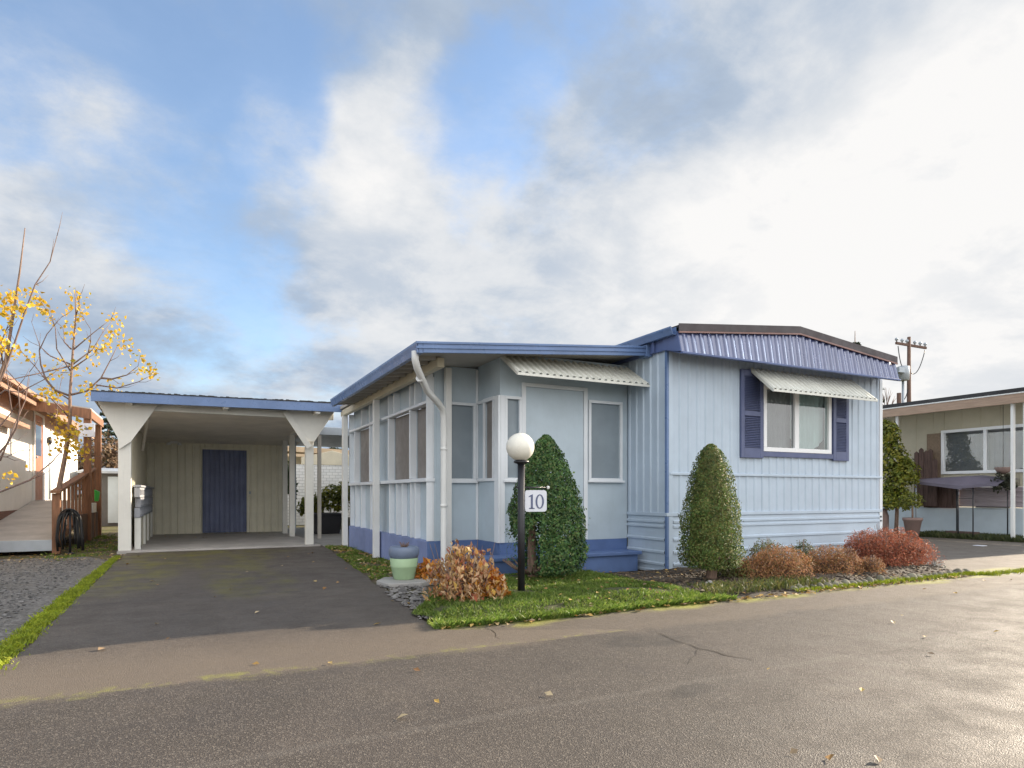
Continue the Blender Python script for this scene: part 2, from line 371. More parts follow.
def ground_mat():
    m, t, b = new_mat('earth_and_thatch'); p = POS(t)
    n1 = tnoise(t, p, 1.1, 8, .65); n2 = tnoise(t, p, 9, 8, .7)
    c = tmix(t, tmap(t, n2, .35, .7), (.045, .036, .022), (.14, .105, .06))
    c = tmix(t, tmap(t, n1, .45, .62), c, (.09, .10, .022))
    t.links.new(c, b.inputs['Base Color']); b.inputs['Roughness'].default_value = .95
    bumpit(t, b, n2, .8, .03); return m
def asphalt(name, base, light, moss=None, driveway=False):
    m, t, b = new_mat(name); p = POS(t); sp = node(t, 'ShaderNodeSeparateXYZ'); t.links.new(p, sp.inputs[0])
    big = tnoise(t, p, .55, 6, .6); mid = tnoise(t, p, 3.2, 6, .65)
    vo = node(t, 'ShaderNodeTexVoronoi'); vo.inputs['Scale'].default_value = 165; t.links.new(p, vo.inputs['Vector'])
    vo2 = node(t, 'ShaderNodeTexVoronoi'); vo2.inputs['Scale'].default_value = 210; t.links.new(p, vo2.inputs['Vector'])
    fine = tnoise(t, p, 160, 3, .7)
    c = tmix(t, tmap(t, big, .3, .7), base, light)
    c = tmix(t, tmap(t, tnoise(t, p, 1.3, 9, .72), .48, .70, 0, .40), c, tuple(x * 1.55 for x in light))
    c = tmix(t, tmap(t, mid, .45, .75, 0, .5), c, tuple(x * .62 for x in base))
    sepc = node(t, 'ShaderNodeSeparateColor'); t.links.new(vo.outputs['Color'], sepc.inputs[0])
    c = tmix(t, tmap(t, sepc.outputs[0], .68, 1.0, 0, .45), c, (.27, .235, .195))       # pale stones of the aggregate
    c = tmix(t, tmap(t, sepc.outputs[1], .70, 1.0, 0, .65), c, (.030, .027, .025))
    x, y = sp.outputs[0], sp.outputs[1]
    wob = tmath(t, 'MULTIPLY', tmath(t, 'SUBTRACT', tnoise(t, p, 1.6, 6, .65), .5), .5)
    yw = tmath(t, 'ADD', y, wob)
    def band(v, c0, w): return tmap(t, tmath(t, 'ABSOLUTE', tmath(t, 'SUBTRACT', v, c0), 0), w, w * .15)
    def spot(cx, cy, rx, ry):
        dx = tmath(t, 'DIVIDE', tmath(t, 'SUBTRACT', tmath(t, 'ADD', x, wob), cx), rx)
        dy = tmath(t, 'DIVIDE', tmath(t, 'SUBTRACT', yw, cy), ry)
        d = tmath(t, 'ADD', tmath(t, 'MULTIPLY', dx, dx), tmath(t, 'MULTIPLY', dy, dy))
        return tmap(t, d, 1.0, .35)
    rough = .68
    if driveway:
        brk = tmath(t, 'MULTIPLY', tmap(t, tnoise(t, p, 2.4, 9, .75), .42, .64), tmap(t, tnoise(t, p, 28, 6, .75), .38, .58, .65, 1))
        for cx, cy, rx, ry, g in ((-5.1, 4.8, .9, 2.2, .75), (-6.3, 3.8, .7, 3.2, .9), (-4.95, 1.8, .6, 1.9, .6), (-5.6, 5.9, 2.2, .8, .7)):
            c = tmix(t, tmath(t, 'MULTIPLY', tmath(t, 'MULTIPLY', spot(cx, cy, rx, ry), brk), g), c, (.145, .135, .018))
        c = tmix(t, tmath(t, 'MULTIPLY', band(yw, .6, .05), .35), c, (.03, .028, .026))
        c = tmix(t, tmath(t, 'MULTIPLY', tmap(t, yw, -1.2, -2.3), .7), c, (.145, .115, .085))
        c = tmix(t, tmath(t, 'MULTIPLY', tmath(t, 'MULTIPLY', band(yw, -2.60, .12), tmap(t, tnoise(t, p, 4.2, 8, .75), .48, .62)), .65), c, (.22, .22, .04))
    else:
        brk = tmap(t, tnoise(t, p, 4.2, 8, .75), .47, .62)
        left = tmap(t, x, -3.3, -4.6)
        c = tmix(t, tmath(t, 'MULTIPLY', tmath(t, 'MULTIPLY', band(yw, -2.62, .085), brk), tmath(t, 'MULTIPLY', left, .6)), c, (.22, .22, .04))
        c = tmix(t, tmath(t, 'MULTIPLY', tmap(t, yw, -2.72, -2.55), .45), c, (.145, .115, .085))   # the paler apron along the verge
        c = tmix(t, tmath(t, 'MULTIPLY', tmath(t, 'MULTIPLY', tmath(t, 'MULTIPLY', tmap(t, yw, -2.14, -1.96), tmap(t, y, -1.5, -1.7)), tmap(t, tnoise(t, p, 1.7, 7, .7), .38, .6)), .75), c, (.27, .27, .03))
        c = tmix(t, tmath(t, 'MULTIPLY', band(tmath(t, 'ADD', y, tmath(t, 'MULTIPLY', wob, .25)), -3.86, .05), .08), c, (.27, .25, .22))
        wet = tmath(t, 'ADD', spot(-2.68, -2.95, .42, .22), spot(-3.14, -3.93, .18, .09))
        wet = tmath(t, 'MULTIPLY', tmath(t, 'MULTIPLY', wet, tmap(t, tnoise(t, p, 6, 6, .7), .35, .6, .4, 1)), .7)
        c = tmix(t, wet, c, (.022, .019, .017))
    t.links.new(c, b.inputs['Base Color'])
    t.links.new(tmap(t, mid, .3, .7, rough - .12, rough + .1), b.inputs['Roughness'])
    b.inputs['Specular IOR Level'].default_value = .5
    h = tmath(t, 'ADD', tmath(t, 'MULTIPLY', vo.outputs['Distance'], .8), tmath(t, 'MULTIPLY', vo2.outputs['Distance'], .5))
    n0 = bumpit(t, b, mid, .25, .02)
    bumpit(t, b, tmath(t, 'ADD', h, fine), .55, .006, n0)
    return m
M_ground = ground_mat()
M_road = asphalt('road_asphalt', (.046, .037, .030), (.068, .055, .045))
M_drive = asphalt('driveway_asphalt', (.060, .047, .037), (.090, .072, .056), driveway=True)
M_ndrive = asphalt('far_driveway_asphalt', (.075, .068, .062), (.11, .10, .09))

sheet('ground', [(-900, -900), (900, -900), (900, 900), (-900, 900)], M_ground, -.012)
# road: gridded so that its edge along the verge can wander
rb = MB(); xs = [-120, -40, -20, -12] + [-8 + .12 * i for i in range(int(16 / .12))] + [8, 12, 20, 40, 120]
def edge_y(x): return -1.93 + .05 * mnoise.noise(Vector((x * .9, 3.1, 0))) + .03 * mnoise.noise(Vector((x * 4, 9.1, 0)))
for a, c in zip(xs, xs[1:]): rb.face([(a, -13, 0), (c, -13, 0), (c, edge_y(c), 0), (a, edge_y(a), 0)])
kind(rb.build('road', M_road), 'structure')
dv = MB()
ys = [-2.62 + .1 * i for i in range(94)]
def dl(y): return -6.6 - max(0, -1.85 - y) * 1.6 + .04 * mnoise.noise(Vector((1, y * 1.4, 0)))
def dr(y): return -3.88 + (y + 1.9) * .083 + max(0, -1.95 - y) * 2.2 + .05 * mnoise.noise(Vector((5, y * 1.7, 0)))
nd = 48
for a, c in zip(ys, ys[1:]):
    for i in range(nd):
        t0, t1 = i / nd, (i + 1) / nd
        q = [[dl(a) + (dr(a) - dl(a)) * t0, a], [dl(a) + (dr(a) - dl(a)) * t1, a], [dl(c) + (dr(c) - dl(c)) * t1, c], [dl(c) + (dr(c) - dl(c)) * t0, c]]
        if a == ys[0]:
            for p in q[:2]: p[1] += .10 * mnoise.noise(Vector((p[0] * 2.3, 4, 0))) - .05
        dv.face([(x, y, -.004 if y < -2.52 else .004) for x, y in q])
kind(dv.build('driveway', M_drive), 'structure')
# carport floor slab and the path behind the porch
kind(MB().box(-6.75, 6.62, -.05, -3.25, 11.75, .035).build('carport_floor', M_concd, None, .008), 'structure')
kind(MB().box(-3.2, 6.45, -.05, 0, 14, .02).build('path', M_conc, None, .008), 'structure')
nd_ = MB(); nd_.face([(3.75, -2.25, -.004), (40, -2.25, -.004), (40, -1.85, .004), (3.62, -1.85, .004)])
nd_.face([(3.62, -1.85, .004), (40, -1.85, .004), (40, .3, .004), (10.5, .8, .004), (10.2, 5, .004), (9.2, 12, .004), (4.43, 12, .004), (4.43, -.35, .004), (3.85, -.9, .004)])
kind(nd_.build('neighbour_driveway', M_ndrive), 'structure')

# cracks in the road
cr = MB()
def crack(pts, w):
    P_ = []
    for (a, b_) in zip(pts, pts[1:]):
        n = max(2, int((Vector(b_) - Vector(a)).length / .06))
        for i in range(n): P_.append(Vector(a).lerp(Vector(b_), i / n))
    P_ = [p + Vector((mnoise.noise(Vector((p.x * 7, p.y * 7, 1))), mnoise.noise(Vector((p.x * 7, p.y * 7, 5))))) * .035 for p in P_]
    for i in range(len(P_) - 1):
        d = (P_[i + 1] - P_[i]); d = Vector((-d.y, d.x)).normalized()
        w0 = w * (.5 + abs(mnoise.noise(Vector((i * .6, w * 99, 0))))); w1 = w * (.5 + abs(mnoise.noise(Vector(((i + 1) * .6, w * 99, 0)))))
        cr.face([(*(P_[i] - d * w0), .004), (*(P_[i] + d * w0), .004), (*(P_[i + 1] + d * w1), .004), (*(P_[i + 1] - d * w1), .004)])
crack([(-2.45, -2.78), (-2.5, -3.3), (-2.42, -3.75)], .006)
crack([(-2.5, -3.3), (-2.9, -3.6)], .0025)
crack([(2.5, -2.35), (3.4, -2.75), (5.0, -3.1)], .006)
crack([(-3.5, -2.05), (-3.62, -2.5)], .004)
M_crack = paint('crack_dark', (.032, .027, .022), .95, .3)
kind(cr.build('road_crack', M_crack), 'structure')

# gravel yard on the left
def gravel_mat():
    m, t, b = new_mat('gravel'); p = POS(t)
    vo = node(t, 'ShaderNodeTexVoronoi'); vo.inputs['Scale'].default_value = 38; t.links.new(p, vo.inputs['Vector'])
    s_ = node(t, 'ShaderNodeSeparateColor'); t.links.new(vo.outputs['Color'], s_.inputs[0])
    c = tmix(t, s_.outputs[0], (.085, .077, .068), (.24, .22, .20))
    c = tmix(t, tmap(t, tnoise(t, p, 1.3, 6), .45, .7, 0, .5), c, (.08, .07, .05))
    t.links.new(c, b.inputs['Base Color']); b.inputs['Roughness'].default_value = .9
    inv = tmath(t, 'SUBTRACT', 1, vo.outputs['Distance'])
    bumpit(t, b, inv, .9, .02); return m
sheet('gravel_yard', [(-20, -1.99), (-6.62, -1.99), (-6.62, 5.2), (-7.2, 6.3), (-20, 6.3)], gravel_mat(), -.004)
def pebbles(n, place, smin, smax, name, mat):
    b = MB()
    for i in range(n):
        x, y, z = place(); s_ = smin + (smax - smin) * rnd.random() ** 2
        ax = Vector((rnd.uniform(.7, 1.3), rnd.uniform(.6, 1), rnd.uniform(.45, .8))) * s_; a = rnd.random() * 6.28
        k = len(b.v)
        base = [(1, 0, 0), (.3, .95, .1), (-.8, .6, 0), (-.8, -.6, .1), (.3, -.95, 0), (.15, .1, 1), (-.1, 0, -1)]
        for q in base:
            q = Vector(q) + Vector((rnd.uniform(-.2, .2), rnd.uniform(-.2, .2), rnd.uniform(-.2, .2)))
            vx, vy, vz = q.x * ax.x, q.y * ax.y, q.z * ax.z
            b.v.append((x + vx * math.cos(a) - vy * math.sin(a), y + vx * math.sin(a) + vy * math.cos(a), z + vz * .8))
        for j in range(5):
            l = (j + 1) % 5
            b.f.append((k + j, k + l, k + 5)); b.f.append((k + l, k + j, k + 6)); b.sm += [False, False]
    return kind(b.build(name, mat), 'stuff')
pebbles(5200, lambda: (-6.95 - 3.6 * rnd.random() ** 1.3, rnd.uniform(-1.9, 6.0), .002), .008, .026, 'loose_gravel', L_stone)

# ---------------------------------------------------------------- foliage helpers
def leaf(b, p, n, size, asp=.55, fold=.18, up=None):
    n = n.normalized(); d = n.orthogonal() if up is None else up
    d = (d - n * d.dot(n))
    if d.length < 1e-4: d = n.orthogonal()
    d.normalize()
    if up is None:
        a = rnd.random() * 6.283; d = d * math.cos(a) + n.cross(d) * math.sin(a)
    s_ = n.cross(d); h = size / 2
    b.face([p - d * h, p + s_ * h * asp + n * fold * h, p + d * h, p - s_ * h * asp + n * fold * h])
def rvec(): 
    while True:
        v = Vector((rnd.uniform(-1, 1), rnd.uniform(-1, 1), rnd.uniform(-1, 1)))
        if .05 < v.length < 1: return v.normalized()
def blob_leaves(b, c, rx, ry, rz, n, size, depth=.35, lump=.22, freq=3., asp=.55, up=.3, seed=0.):
    c = Vector(c)
    for i in range(n):
        v = rvec()
        if v.z < -.55: v.z = -v.z
        r_ = 1 - depth * rnd.random() ** 1.6 + lump * mnoise.noise(v * freq + Vector((seed, 0, 0)))
        p = c + Vector((v.x * rx, v.y * ry, v.z * rz)) * r_
        leaf(b, p, v + rvec() * .9 + Vector((0, 0, up)), size * rnd.uniform(.6, 1.3), asp)
def cone_leaves(b, c, prof, n, size, seed, depth=.14, bare=None):
    # prof: list of (z, radius) from the skirt to the tip
    zs = [p[0] for p in prof]
    def rad(z):
        for (z0, r0), (z1, r1) in zip(prof, prof[1:]):
            if z0 <= z <= z1: return r0 + (r1 - r0) * (z - z0) / (z1 - z0)
        return 0
    rm = max(p[1] for p in prof); cnt = 0
    while cnt < n:
        z = rnd.uniform(zs[0], zs[-1]); r_ = rad(z)
        if rnd.random() > (r_ + .04) / rm: continue
        a = rnd.random() * 6.283
        lump = 1 + .15 * mnoise.noise(Vector((math.cos(a) * 2.2, math.sin(a) * 2.2, z * 5 + seed))) + .11 * mnoise.noise(Vector((math.cos(a) * 6, math.sin(a) * 6, z * 14 + seed)))
        if bare and bare(a, z) and rnd.random() < .93: continue
        if rnd.random() < .012: lump += rnd.uniform(.05, .16)
        rr = r_ * lump - depth * rnd.random() ** 1.7 * min(1, r_ * 4)
        out = Vector((math.cos(a), math.sin(a), .35))
        p = Vector((c[0] + rr * math.cos(a), c[1] + rr * math.sin(a), c[2] + z))
        leaf(b, p, out + rvec() * .75, size * rnd.uniform(.6, 1.35), .6, .2)
        cnt += 1
def cone_core(c, prof, seed, shrink=.86):
    b = MB(); seg = 28
    pr = [(z, r_ * shrink) for z, r_ in prof]
    n = len(b.v)
    for z, r_ in pr:
        for a in range(seg):
            t = 6.283 * a / seg; q = r_ * (1 + .1 * mnoise.noise(Vector((math.cos(t) * 2, math.sin(t) * 2, z * 5 + seed))))
            b.v.append((c[0] + q * math.cos(t), c[1] + q * math.sin(t), c[2] + z))
    for i in range(len(pr) - 1):
        for a in range(seg):
            e_ = (a + 1) % seg; b.f.append((n + i * seg + a, n + i * seg + e_, n + (i + 1) * seg + e_, n + (i + 1) * seg + a)); b.sm.append(True)
    b.f.append(tuple(range(n + seg - 1, n - 1, -1))); b.sm.append(False)
    b.f.append(tuple(n + (len(pr) - 1) * seg + a for a in range(seg))); b.sm.append(False)
    return b
def merge(b, o):
    n = len(b.v); b.v += o.v; b.f += [tuple(i + n for i in f) for f in o.f]; b.sm += o.sm

# ---------------------------------------------------------------- the blue mobile home
home = thing('mobile_home', 'pale blue mobile home with ribbed metal siding, blue shutters and an enclosed front porch', 'house', (0, 0, 0))
HW = 4.41; FE = 4.335; HL = 15.0; PIT = .152
w = MB()
wx0, wx1, wz0, wz1 = 1.72, 3.16, 1.66, 2.62          # window opening
w.ribs((0, 0, 0), (wx0, 0, 0), .80, 2.95, PIT, .014, (0, -1, 0), .42, .04)
w.ribs((wx0, 0, 0), (wx1, 0, 0), .80, wz0, PIT, .014, (0, -1, 0), .42, (.04 - wx0) % PIT)
w.ribs((wx0, 0, 0), (wx1, 0, 0), wz1, 2.95, PIT, .014, (0, -1, 0), .42, (.04 - wx0) % PIT)
w.ribs((wx1, 0, 0), (HW, 0, 0), .80, 2.95, PIT, .014, (0, -1, 0), .42, (.04 - wx1) % PIT)
w.build('front_wall', M_wall, home)
w = MB(); w.ribs((0, HL, 0), (0, 0, 0), .80, 3.12, PIT, .014, (-1, 0, 0), .42, .03); w.build('side_wall', M_wall, home)
w = MB(); w.ribs((HW, 0, 0), (HW, HL, 0), 0, 3.12, PIT, .014, (1, 0, 0), .42, .03); w.face([(HW, HL, 0), (0, HL, 0), (0, HL, 3.12), (HW, HL, 3.12)])
w.build('rear_wall', M_wall, home)
# skirting: lapped metal panels
def lap_profile(z0, z1, laps):
    zs = [z0] + laps + [z1]; prof = []
    for a, c in zip(zs, zs[1:]):
        prof += [(.0, a + .001), (.022, a + .004), (.022, a + .03), (.006, a + .045), (.004, c - .012), (.0, c)]
    return prof
def lap(p0, p1, nrm, z0, z1, laps, off=0.):
    b = MB(); prof = lap_profile(z0, z1, laps); nrm = Vector(nrm); p0 = Vector(p0); p1 = Vector(p1)
    for (d0, a), (d1, c) in zip(prof, prof[1:]):
        A = nrm * (d0 + off); C_ = nrm * (d1 + off)
        b.face([(p0.x + A.x, p0.y + A.y, a), (p1.x + A.x, p1.y + A.y, a), (p1.x + C_.x, p1.y + C_.y, c), (p0.x + C_.x, p0.y + C_.y, c)])
    return b
LAPS = [.10, .26, .43, .60, .665]
lap((.09, 0, 0), (HW, 0, 0), (0, -1, 0), 0, .76, LAPS).build('skirting', M_wall, home)
lap((0, .84, 0), (0, .03, 0), (-1, 0, 0), 0, .76, LAPS).build('skirting', M_wall, home)
bx('skirting_cap', M_wall, home, -.026, -.026, .757, HW + .01, .0, .802)
bx('skirting_cap', M_wall, home, -.026, .0, .757, .0, .84, .802)
bx('belt_trim', M_wall, home, .03, -.03, 1.30, HW, -.002, 1.335, bevel=.006)
bx('corner_trim', M_wall, home, .016, -.020, .0, .085, .0, 2.95)
bx('corner_trim', M_bluefascia, home, -.022, -.022, .0, .014, .02, 2.95)
bx('corner_trim', M_trimw, home, HW - .05, -.022, .0, HW + .02, .01, 2.95)
# front fascia: leaning ribbed blue metal under a low gable
def ztop(x): return 3.165 + (3.385 - 3.165) * (1 - abs(x - 2.14) / 2.2)
fb = MB(); px_ = -.04; pts = []
pitch = .138; x = -.05
prof = []
while x < FE:
    for off, dpt in ((0, 0), (.36, 0), (.44, .019), (.56, .019), (.97, 0)): prof.append((x + off * pitch, dpt))
    x += pitch
prof = [q for q in prof if q[0] <= FE]
def fz(xx): return 3.115 + (3.335 - 3.115) * (1 - min(1, abs(xx - 2.14) / 2.19))
nv = len(fb.v)
for xa, da in prof: fb.v += [(xa, -.345 - da, 2.845), (xa, -.275 - da, fz(xa))]
for k in range(len(prof) - 1): fb.f.append((nv + 2 * k, nv + 2 * k + 2, nv + 2 * k + 3, nv + 2 * k + 1)); fb.sm.append(False)
fb.build('front_fascia', M_bluesheen, home)
bx('fascia_edge', M_blue, home, -.06, -.375, 2.822, FE + .01, -.325, 2.847)
MB().prism([(-.05, -.325, 2.83), (FE, -.325, 2.83), (FE, 0, 2.93), (-.05, 0, 2.93)], (0, 0, .012)).build('soffit', M_blue, home)
# returns of the fascia on both ends
for xa in (-.066, FE + .002):
    MB().prism([(xa, -.345, 2.85), (xa, -.275, 3.12), (xa, .0, 3.12), (xa, .0, 2.93)], (.012, 0, 0)).build('fascia_end', M_blue, home)
MB().box(-.045, .0, 2.93, -.016, HL, 3.15).build('side_fascia', M_blue, home)
# roof with its dark edge
rf = MB()
for (xa, xb) in ((-.06, 2.14), (2.14, FE + .01)):
    rf.prism([(xa, -.30, ztop(xa)), (xb, -.30, ztop(xb)), (xb, HL, ztop(xb)), (xa, HL, ztop(xa))], (0, 0, .03))
rf.build('roof', M_tar, home)
rc = MB()
for (xa, xb) in ((-.07, 2.14), (2.14, FE + .02)):
    rc.prism([(xa, -.315, ztop(xa) - .052), (xb, -.315, ztop(xb) - .052), (xb, -.315, ztop(xb) + .045), (xa, -.315, ztop(xa) + .045)], (0, .012, 0))
rc.build('roof_edge', M_roofcap, home)
rd = MB()
for (xa, xb) in ((-.07, 2.14), (2.14, FE + .02)):
    rd.prism([(xa, -.32, ztop(xa) - .075), (xb, -.32, ztop(xb) - .075), (xb, -.32, ztop(xb) - .055), (xa, -.32, ztop(xa) - .055)], (0, .018, 0))
rd.build('drip_edge', paint('rust_strip', (.25, .14, .12), .5, .2), home)
def gutter(name, p0, p1, outward, mat, parent, w_=.10, h_=.10):
    p0 = Vector(p0); p1 = Vector(p1); o = Vector(outward)
    pr = [(0, 0), (.006, 0), (.006, -h_ + .006), (w_ * .62, -h_ + .006), (w_ * .8, -h_ * .5), (w_ - .012, -h_ * .2), (w_ - .012, -.006), (w_, -.006), (w_ + .004, .0), (w_ + .004, -h_ * .2), (w_ * .86, -h_ * .55), (w_ * .68, -h_), (0, -h_)]
    return MB().prism([p0 + o * a + Vector((0, 0, c)) for a, c in pr], p1 - p0).build(name, mat, parent)
gutter('gutter', (-.068, -.26, 3.175), (-.068, HL, 3.175), (-1, 0, 0), M_bluefascia, home, .09, .10)
bx('gutter_bracket', M_blue, home, -.075, .18, 2.93, -.046, .23, 3.09)
# main window
win = MB()
def frame(b, x0, x1, z0, z1, t_, y0, y1):
    b.box(x0, y0, z0, x1, y1, z0 + t_); b.box(x0, y0, z1 - t_, x1, y1, z1)
    b.box(x0, y0, z0 + t_, x0 + t_, y1, z1 - t_); b.box(x1 - t_, y0, z0 + t_, x1, y1, z1 - t_)
frame(win, wx0, wx1, wz0, wz1, .062, -.05, .03)
xm = 2.41
win.box(xm - .045, -.044, wz0 + .062, xm + .045, .03, wz1 - .062)
wino = win.build('window', M_vinyl, home, .005)
g_ = MB(); g_.face([(wx0 + .05, -.012, wz0 + .05), (xm, -.012, wz0 + .05), (xm, -.012, wz1 - .05), (wx0 + .05, -.012, wz1 - .05)])
g_.face([(xm, -.016, wz0 + .05), (wx1 - .05, -.016, wz0 + .05), (wx1 - .05, -.016, wz1 - .05), (xm, -.016, wz1 - .05)])
g_.build('window_glass', M_glass, wino)
def curtain(x0, x1, z0, z1, y, mat, cut=None):
    b = MB(); n = 40
    for i in range(n):
        a = x0 + (x1 - x0) * i / n; c = x0 + (x1 - x0) * (i + 1) / n
        za = z0 if cut is None else cut(i / n); zc = z0 if cut is None else cut((i + 1) / n)
        b.face([(a, y + .012 * math.sin(i * 1.1), za), (c, y + .012 * math.sin((i + 1) * 1.1), zc), (c, y + .012 * math.sin((i + 1) * 1.1), z1), (a, y + .012 * math.sin(i * 1.1), z1)], True)
    return b.build('curtain', mat, wino)
curtain(wx0, xm + .02, wz0, wz1, .10, M_curt)
curtain(xm, wx1, wz0, wz1, .09, M_curt2, lambda t_: wz0 + .05 + .20 * (abs(2 * t_ - 1) ** 2.2))
db = MB(); db.face([(wx0 - .1, .35, wz0 - .1), (wx1 + .1, .35, wz0 - .1), (wx1 + .1, .35, wz1 + .1), (wx0 - .1, .35, wz1 + .1)])
db.box(wx0 - .02, .03, wz0 - .03, wx1 + .02, .34, wz0 - .005); db.box(wx0 - .03, .03, wz0, wx0 - .005, .34, wz1); db.box(wx1 + .005, .03, wz0, wx1 + .03, .34, wz1)
db.box(wx0 - .02, .03, wz1 + .005, wx1 + .02, .34, wz1 + .03)
db.build('window_recess', M_dark, wino)
bx('window_sill', M_shutter, home, wx0 - .02, -.045, wz0 - .075, wx1 + .05, -.016, wz0 - .002)
for sx0, sx1 in ((1.28, 1.715), (3.205, 3.565)):
    s_ = MB(); z0, z1 = 1.56, 2.80; y0, y1 = -.050, -.016; st = .065
    s_.box(sx0, y0, z0, sx0 + st, y1, z1); s_.box(sx1 - st, y0, z0, sx1, y1, z1)
    for za, zb in ((z0, z0 + .14), (2.15, 2.22), (z1 - .09, z1)): s_.box(sx0 + st, y0, za, sx1 - st, y1, zb)
    sh = s_.build('shutter', M_shutter, home, .004)
    l_ = MB(); z = z0 + .15
    while z < z1 - .1:
        if not (2.135 < z < 2.22): l_.prism([(sx0 + st, y0 + .004, z), (sx0 + st, y1 - .004, z + .022), (sx0 + st, y1 - .004, z + .027), (sx0 + st, y0 + .004, z + .006)], (sx1 - sx0 - 2 * st, 0, 0))
        z += .024
    l_.box(sx0 + st, y1 - .004, z0, sx1 - st, y1 - .001, z1)
    l_.build('louvres', M_shutter, sh)
def awning(x0, x1, yw, zt, yo, zb, pitch, mat, parent):
    b = MB(); n = int((x1 - x0) / pitch); prof = []
    for i in range(n):
        X = x0 + (x1 - x0) * i / n; p_ = (x1 - x0) / n
        for off, h in ((0, 0), (.15, .026), (.45, .026), (.60, 0)): prof.append((X + off * p_, h))
    prof.append((x1, 0))
    sl_ = Vector((0, yo - yw, zb - zt)).normalized(); nr = Vector((0, sl_.z, -sl_.y)); 
    if nr.z < 0: nr = -nr
    for (a, ha), (c, hc) in zip(prof, prof[1:]):
        A = nr * ha; C_ = nr * hc
        b.face([(a, yo + A.y, zb + A.z), (c, yo + C_.y, zb + C_.z), (c, yw + C_.y, zt + C_.z), (a, yw + A.y, zt + A.z)])
    o = b.build('awning', mat, parent)
    so_ = o.modifiers.new('thick', 'SOLIDIFY'); so_.thickness = .003
    t_ = MB()
    t_.beam((x0, yo, zb - .012), (x1, yo, zb - .012), .018, .03)
    for xx in (x0 + .01, x1 - .01):
        t_.beam((xx, yw, zt - .012), (xx, yo, zb - .012), .022, .035)
    t_.build('awning_frame', mat, o)
    return o
awning(1.47, 3.68, -.03, 2.815, -.43, 2.47, .10, M_awn, home)

# enclosed porch
PX = -2.77; PYF = 1.54; RX = -2.03; PF = .84; PYE = 6.25
def zroof(x): return 2.70 + (x + 3.29) * .086       # underside of the porch roof
pr_ = MB()
pr_.prism([(-3.235, .35, zroof(-3.235)), (-.05, .35, zroof(-.05)), (-.05, .35, zroof(-.05) + .06), (-3.235, .35, zroof(-3.235) + .06)], (0, 4.95, 0))
pr_.prism([(-2.93, 5.301, zroof(-2.93)), (-.05, 5.301, zroof(-.05)), (-.05, 5.301, zroof(-.05) + .06), (-2.93, 5.301, zroof(-2.93) + .06)], (0, 1.3, 0))
pr_.build('porch_roof', M_soffit, home)
gb = MB()
gb.prism([(-3.31, .325, zroof(-3.31) - .055), (-.10, .325, zroof(-.10) - .055), (-.10, .325, zroof(-.10) + .075), (-3.31, .325, zroof(-3.31) + .075)], (0, .024, 0))
gb.build('porch_fascia', M_bluefascia, home, .004)
gb = MB()
for dz in (-.01, .045):
    gb.prism([(-3.32, .313, zroof(-3.32) + dz), (-.10, .313, zroof(-.10) + dz), (-.10, .313, zroof(-.10) + dz + .028), (-3.32, .313, zroof(-3.32) + dz + .028)], (0, .012, 0))
gb.build('porch_fascia_trim', M_bluefascia, home, .004)
bx('gutter_end', M_bluefascia, home, -.10, .29, zroof(-.1) - .07, .0, .46, zroof(-.1) + .09)
gutter('porch_gutter', (-3.236, .325, 2.775), (-3.236, 5.3, 2.775), (-1, 0, 0), M_bluefascia, home, .075, .13)
pb = MB(); y = .8
while y < 5.2:
    MB().prism([(-3.23, y, zroof(-3.23) - .045), (-2.91, y, zroof(-2.91) - .045), (-2.91, y, zroof(-2.91) - .002), (-3.23, y, zroof(-3.23) - .002)], (0, .045, 0)).build('rafter_tail', M_soffit, home); y += .31
MB().box(-2.90, .78, 2.60, -2.81, 6.4, 2.715).build('eave_beam', M_cream, home, .006)
# side wall with its studs showing: thin panel behind, studs and plates in front
XP = PX + .10
sidew = MB(); sidew.box(XP, PYF, 0, XP + .03, PYE, .42); sidew.box(XP, PYF, .42, XP + .03, PYE, 1.22); sidew.box(XP, PYF, 2.28, XP + .03, PYE, 2.74)
so_ = sidew.build('porch_side_wall', M_porch, home)
wins = [(1.63, 2.28), (2.33, 3.40), (4.65, 5.75)]
pv = MB()
cur = PYF
for a, c in wins: MB().box(XP, cur, 1.22, XP + .03, a, 2.28).build('wall_panel', M_porch, home); cur = c
MB().box(XP, cur, 1.22, XP + .03, PYE, 2.28).build('wall_panel', M_porch, home)
st = MB()
for y in (PYF, 2.283, 3.403, 4.603, 5.753, PYE - .05):
    MB().box(PX, y, 1.27, XP, y + .045, 2.255).build('wall_stud', M_trimw, home, .003)
for y in (PYF, 2.05, 2.283, 3.1, 3.403, 4.603, 5.2, PYE - .05):
    MB().box(PX, y, 2.305, XP, y + .045, 2.62).build('wall_stud', M_trimw, home, .003)
for y in (PYF, 2.10, 2.30, 2.72, 3.0, 3.40, 4.603, 5.3, 5.75, PYE - .05):
    MB().box(PX + .02, y, .42, XP, y + .045, 1.215).build('wall_stud', M_trimw, home, .003)
bx('sill_rail', M_trimw, home, PX - .02, PYF - .03, 1.215, XP, PYE, 1.265)
bx('head_rail', M_trimw, home, PX - .01, PYF - .01, 2.26, XP, PYE, 2.30)
bx('base_board', M_skirtblue, home, PX - .006, PYF, 0, XP - .003, PYE, .415)
bx('corner_board', M_trimw, home, PX - .012, PYF - .012, 0.42, PX + .08, PYF - .001, 2.66)
for a, c in wins:
    o = MB().box(XP + .012, a, 1.265, XP + .02, c, 2.26).build('porch_window', M_screen2, home)
bx('eave_post', M_white, home, PX - .13, 3.80, 0, PX - .035, 3.90, 2.60)
bx('eave_post', M_white, home, PX - .13, 6.18, 0, PX - .035, 6.30, 2.60)
bx('eave_post', M_white, home, -2.545, PYF - .11, .02, -2.46, PYF - .03, 2.74)
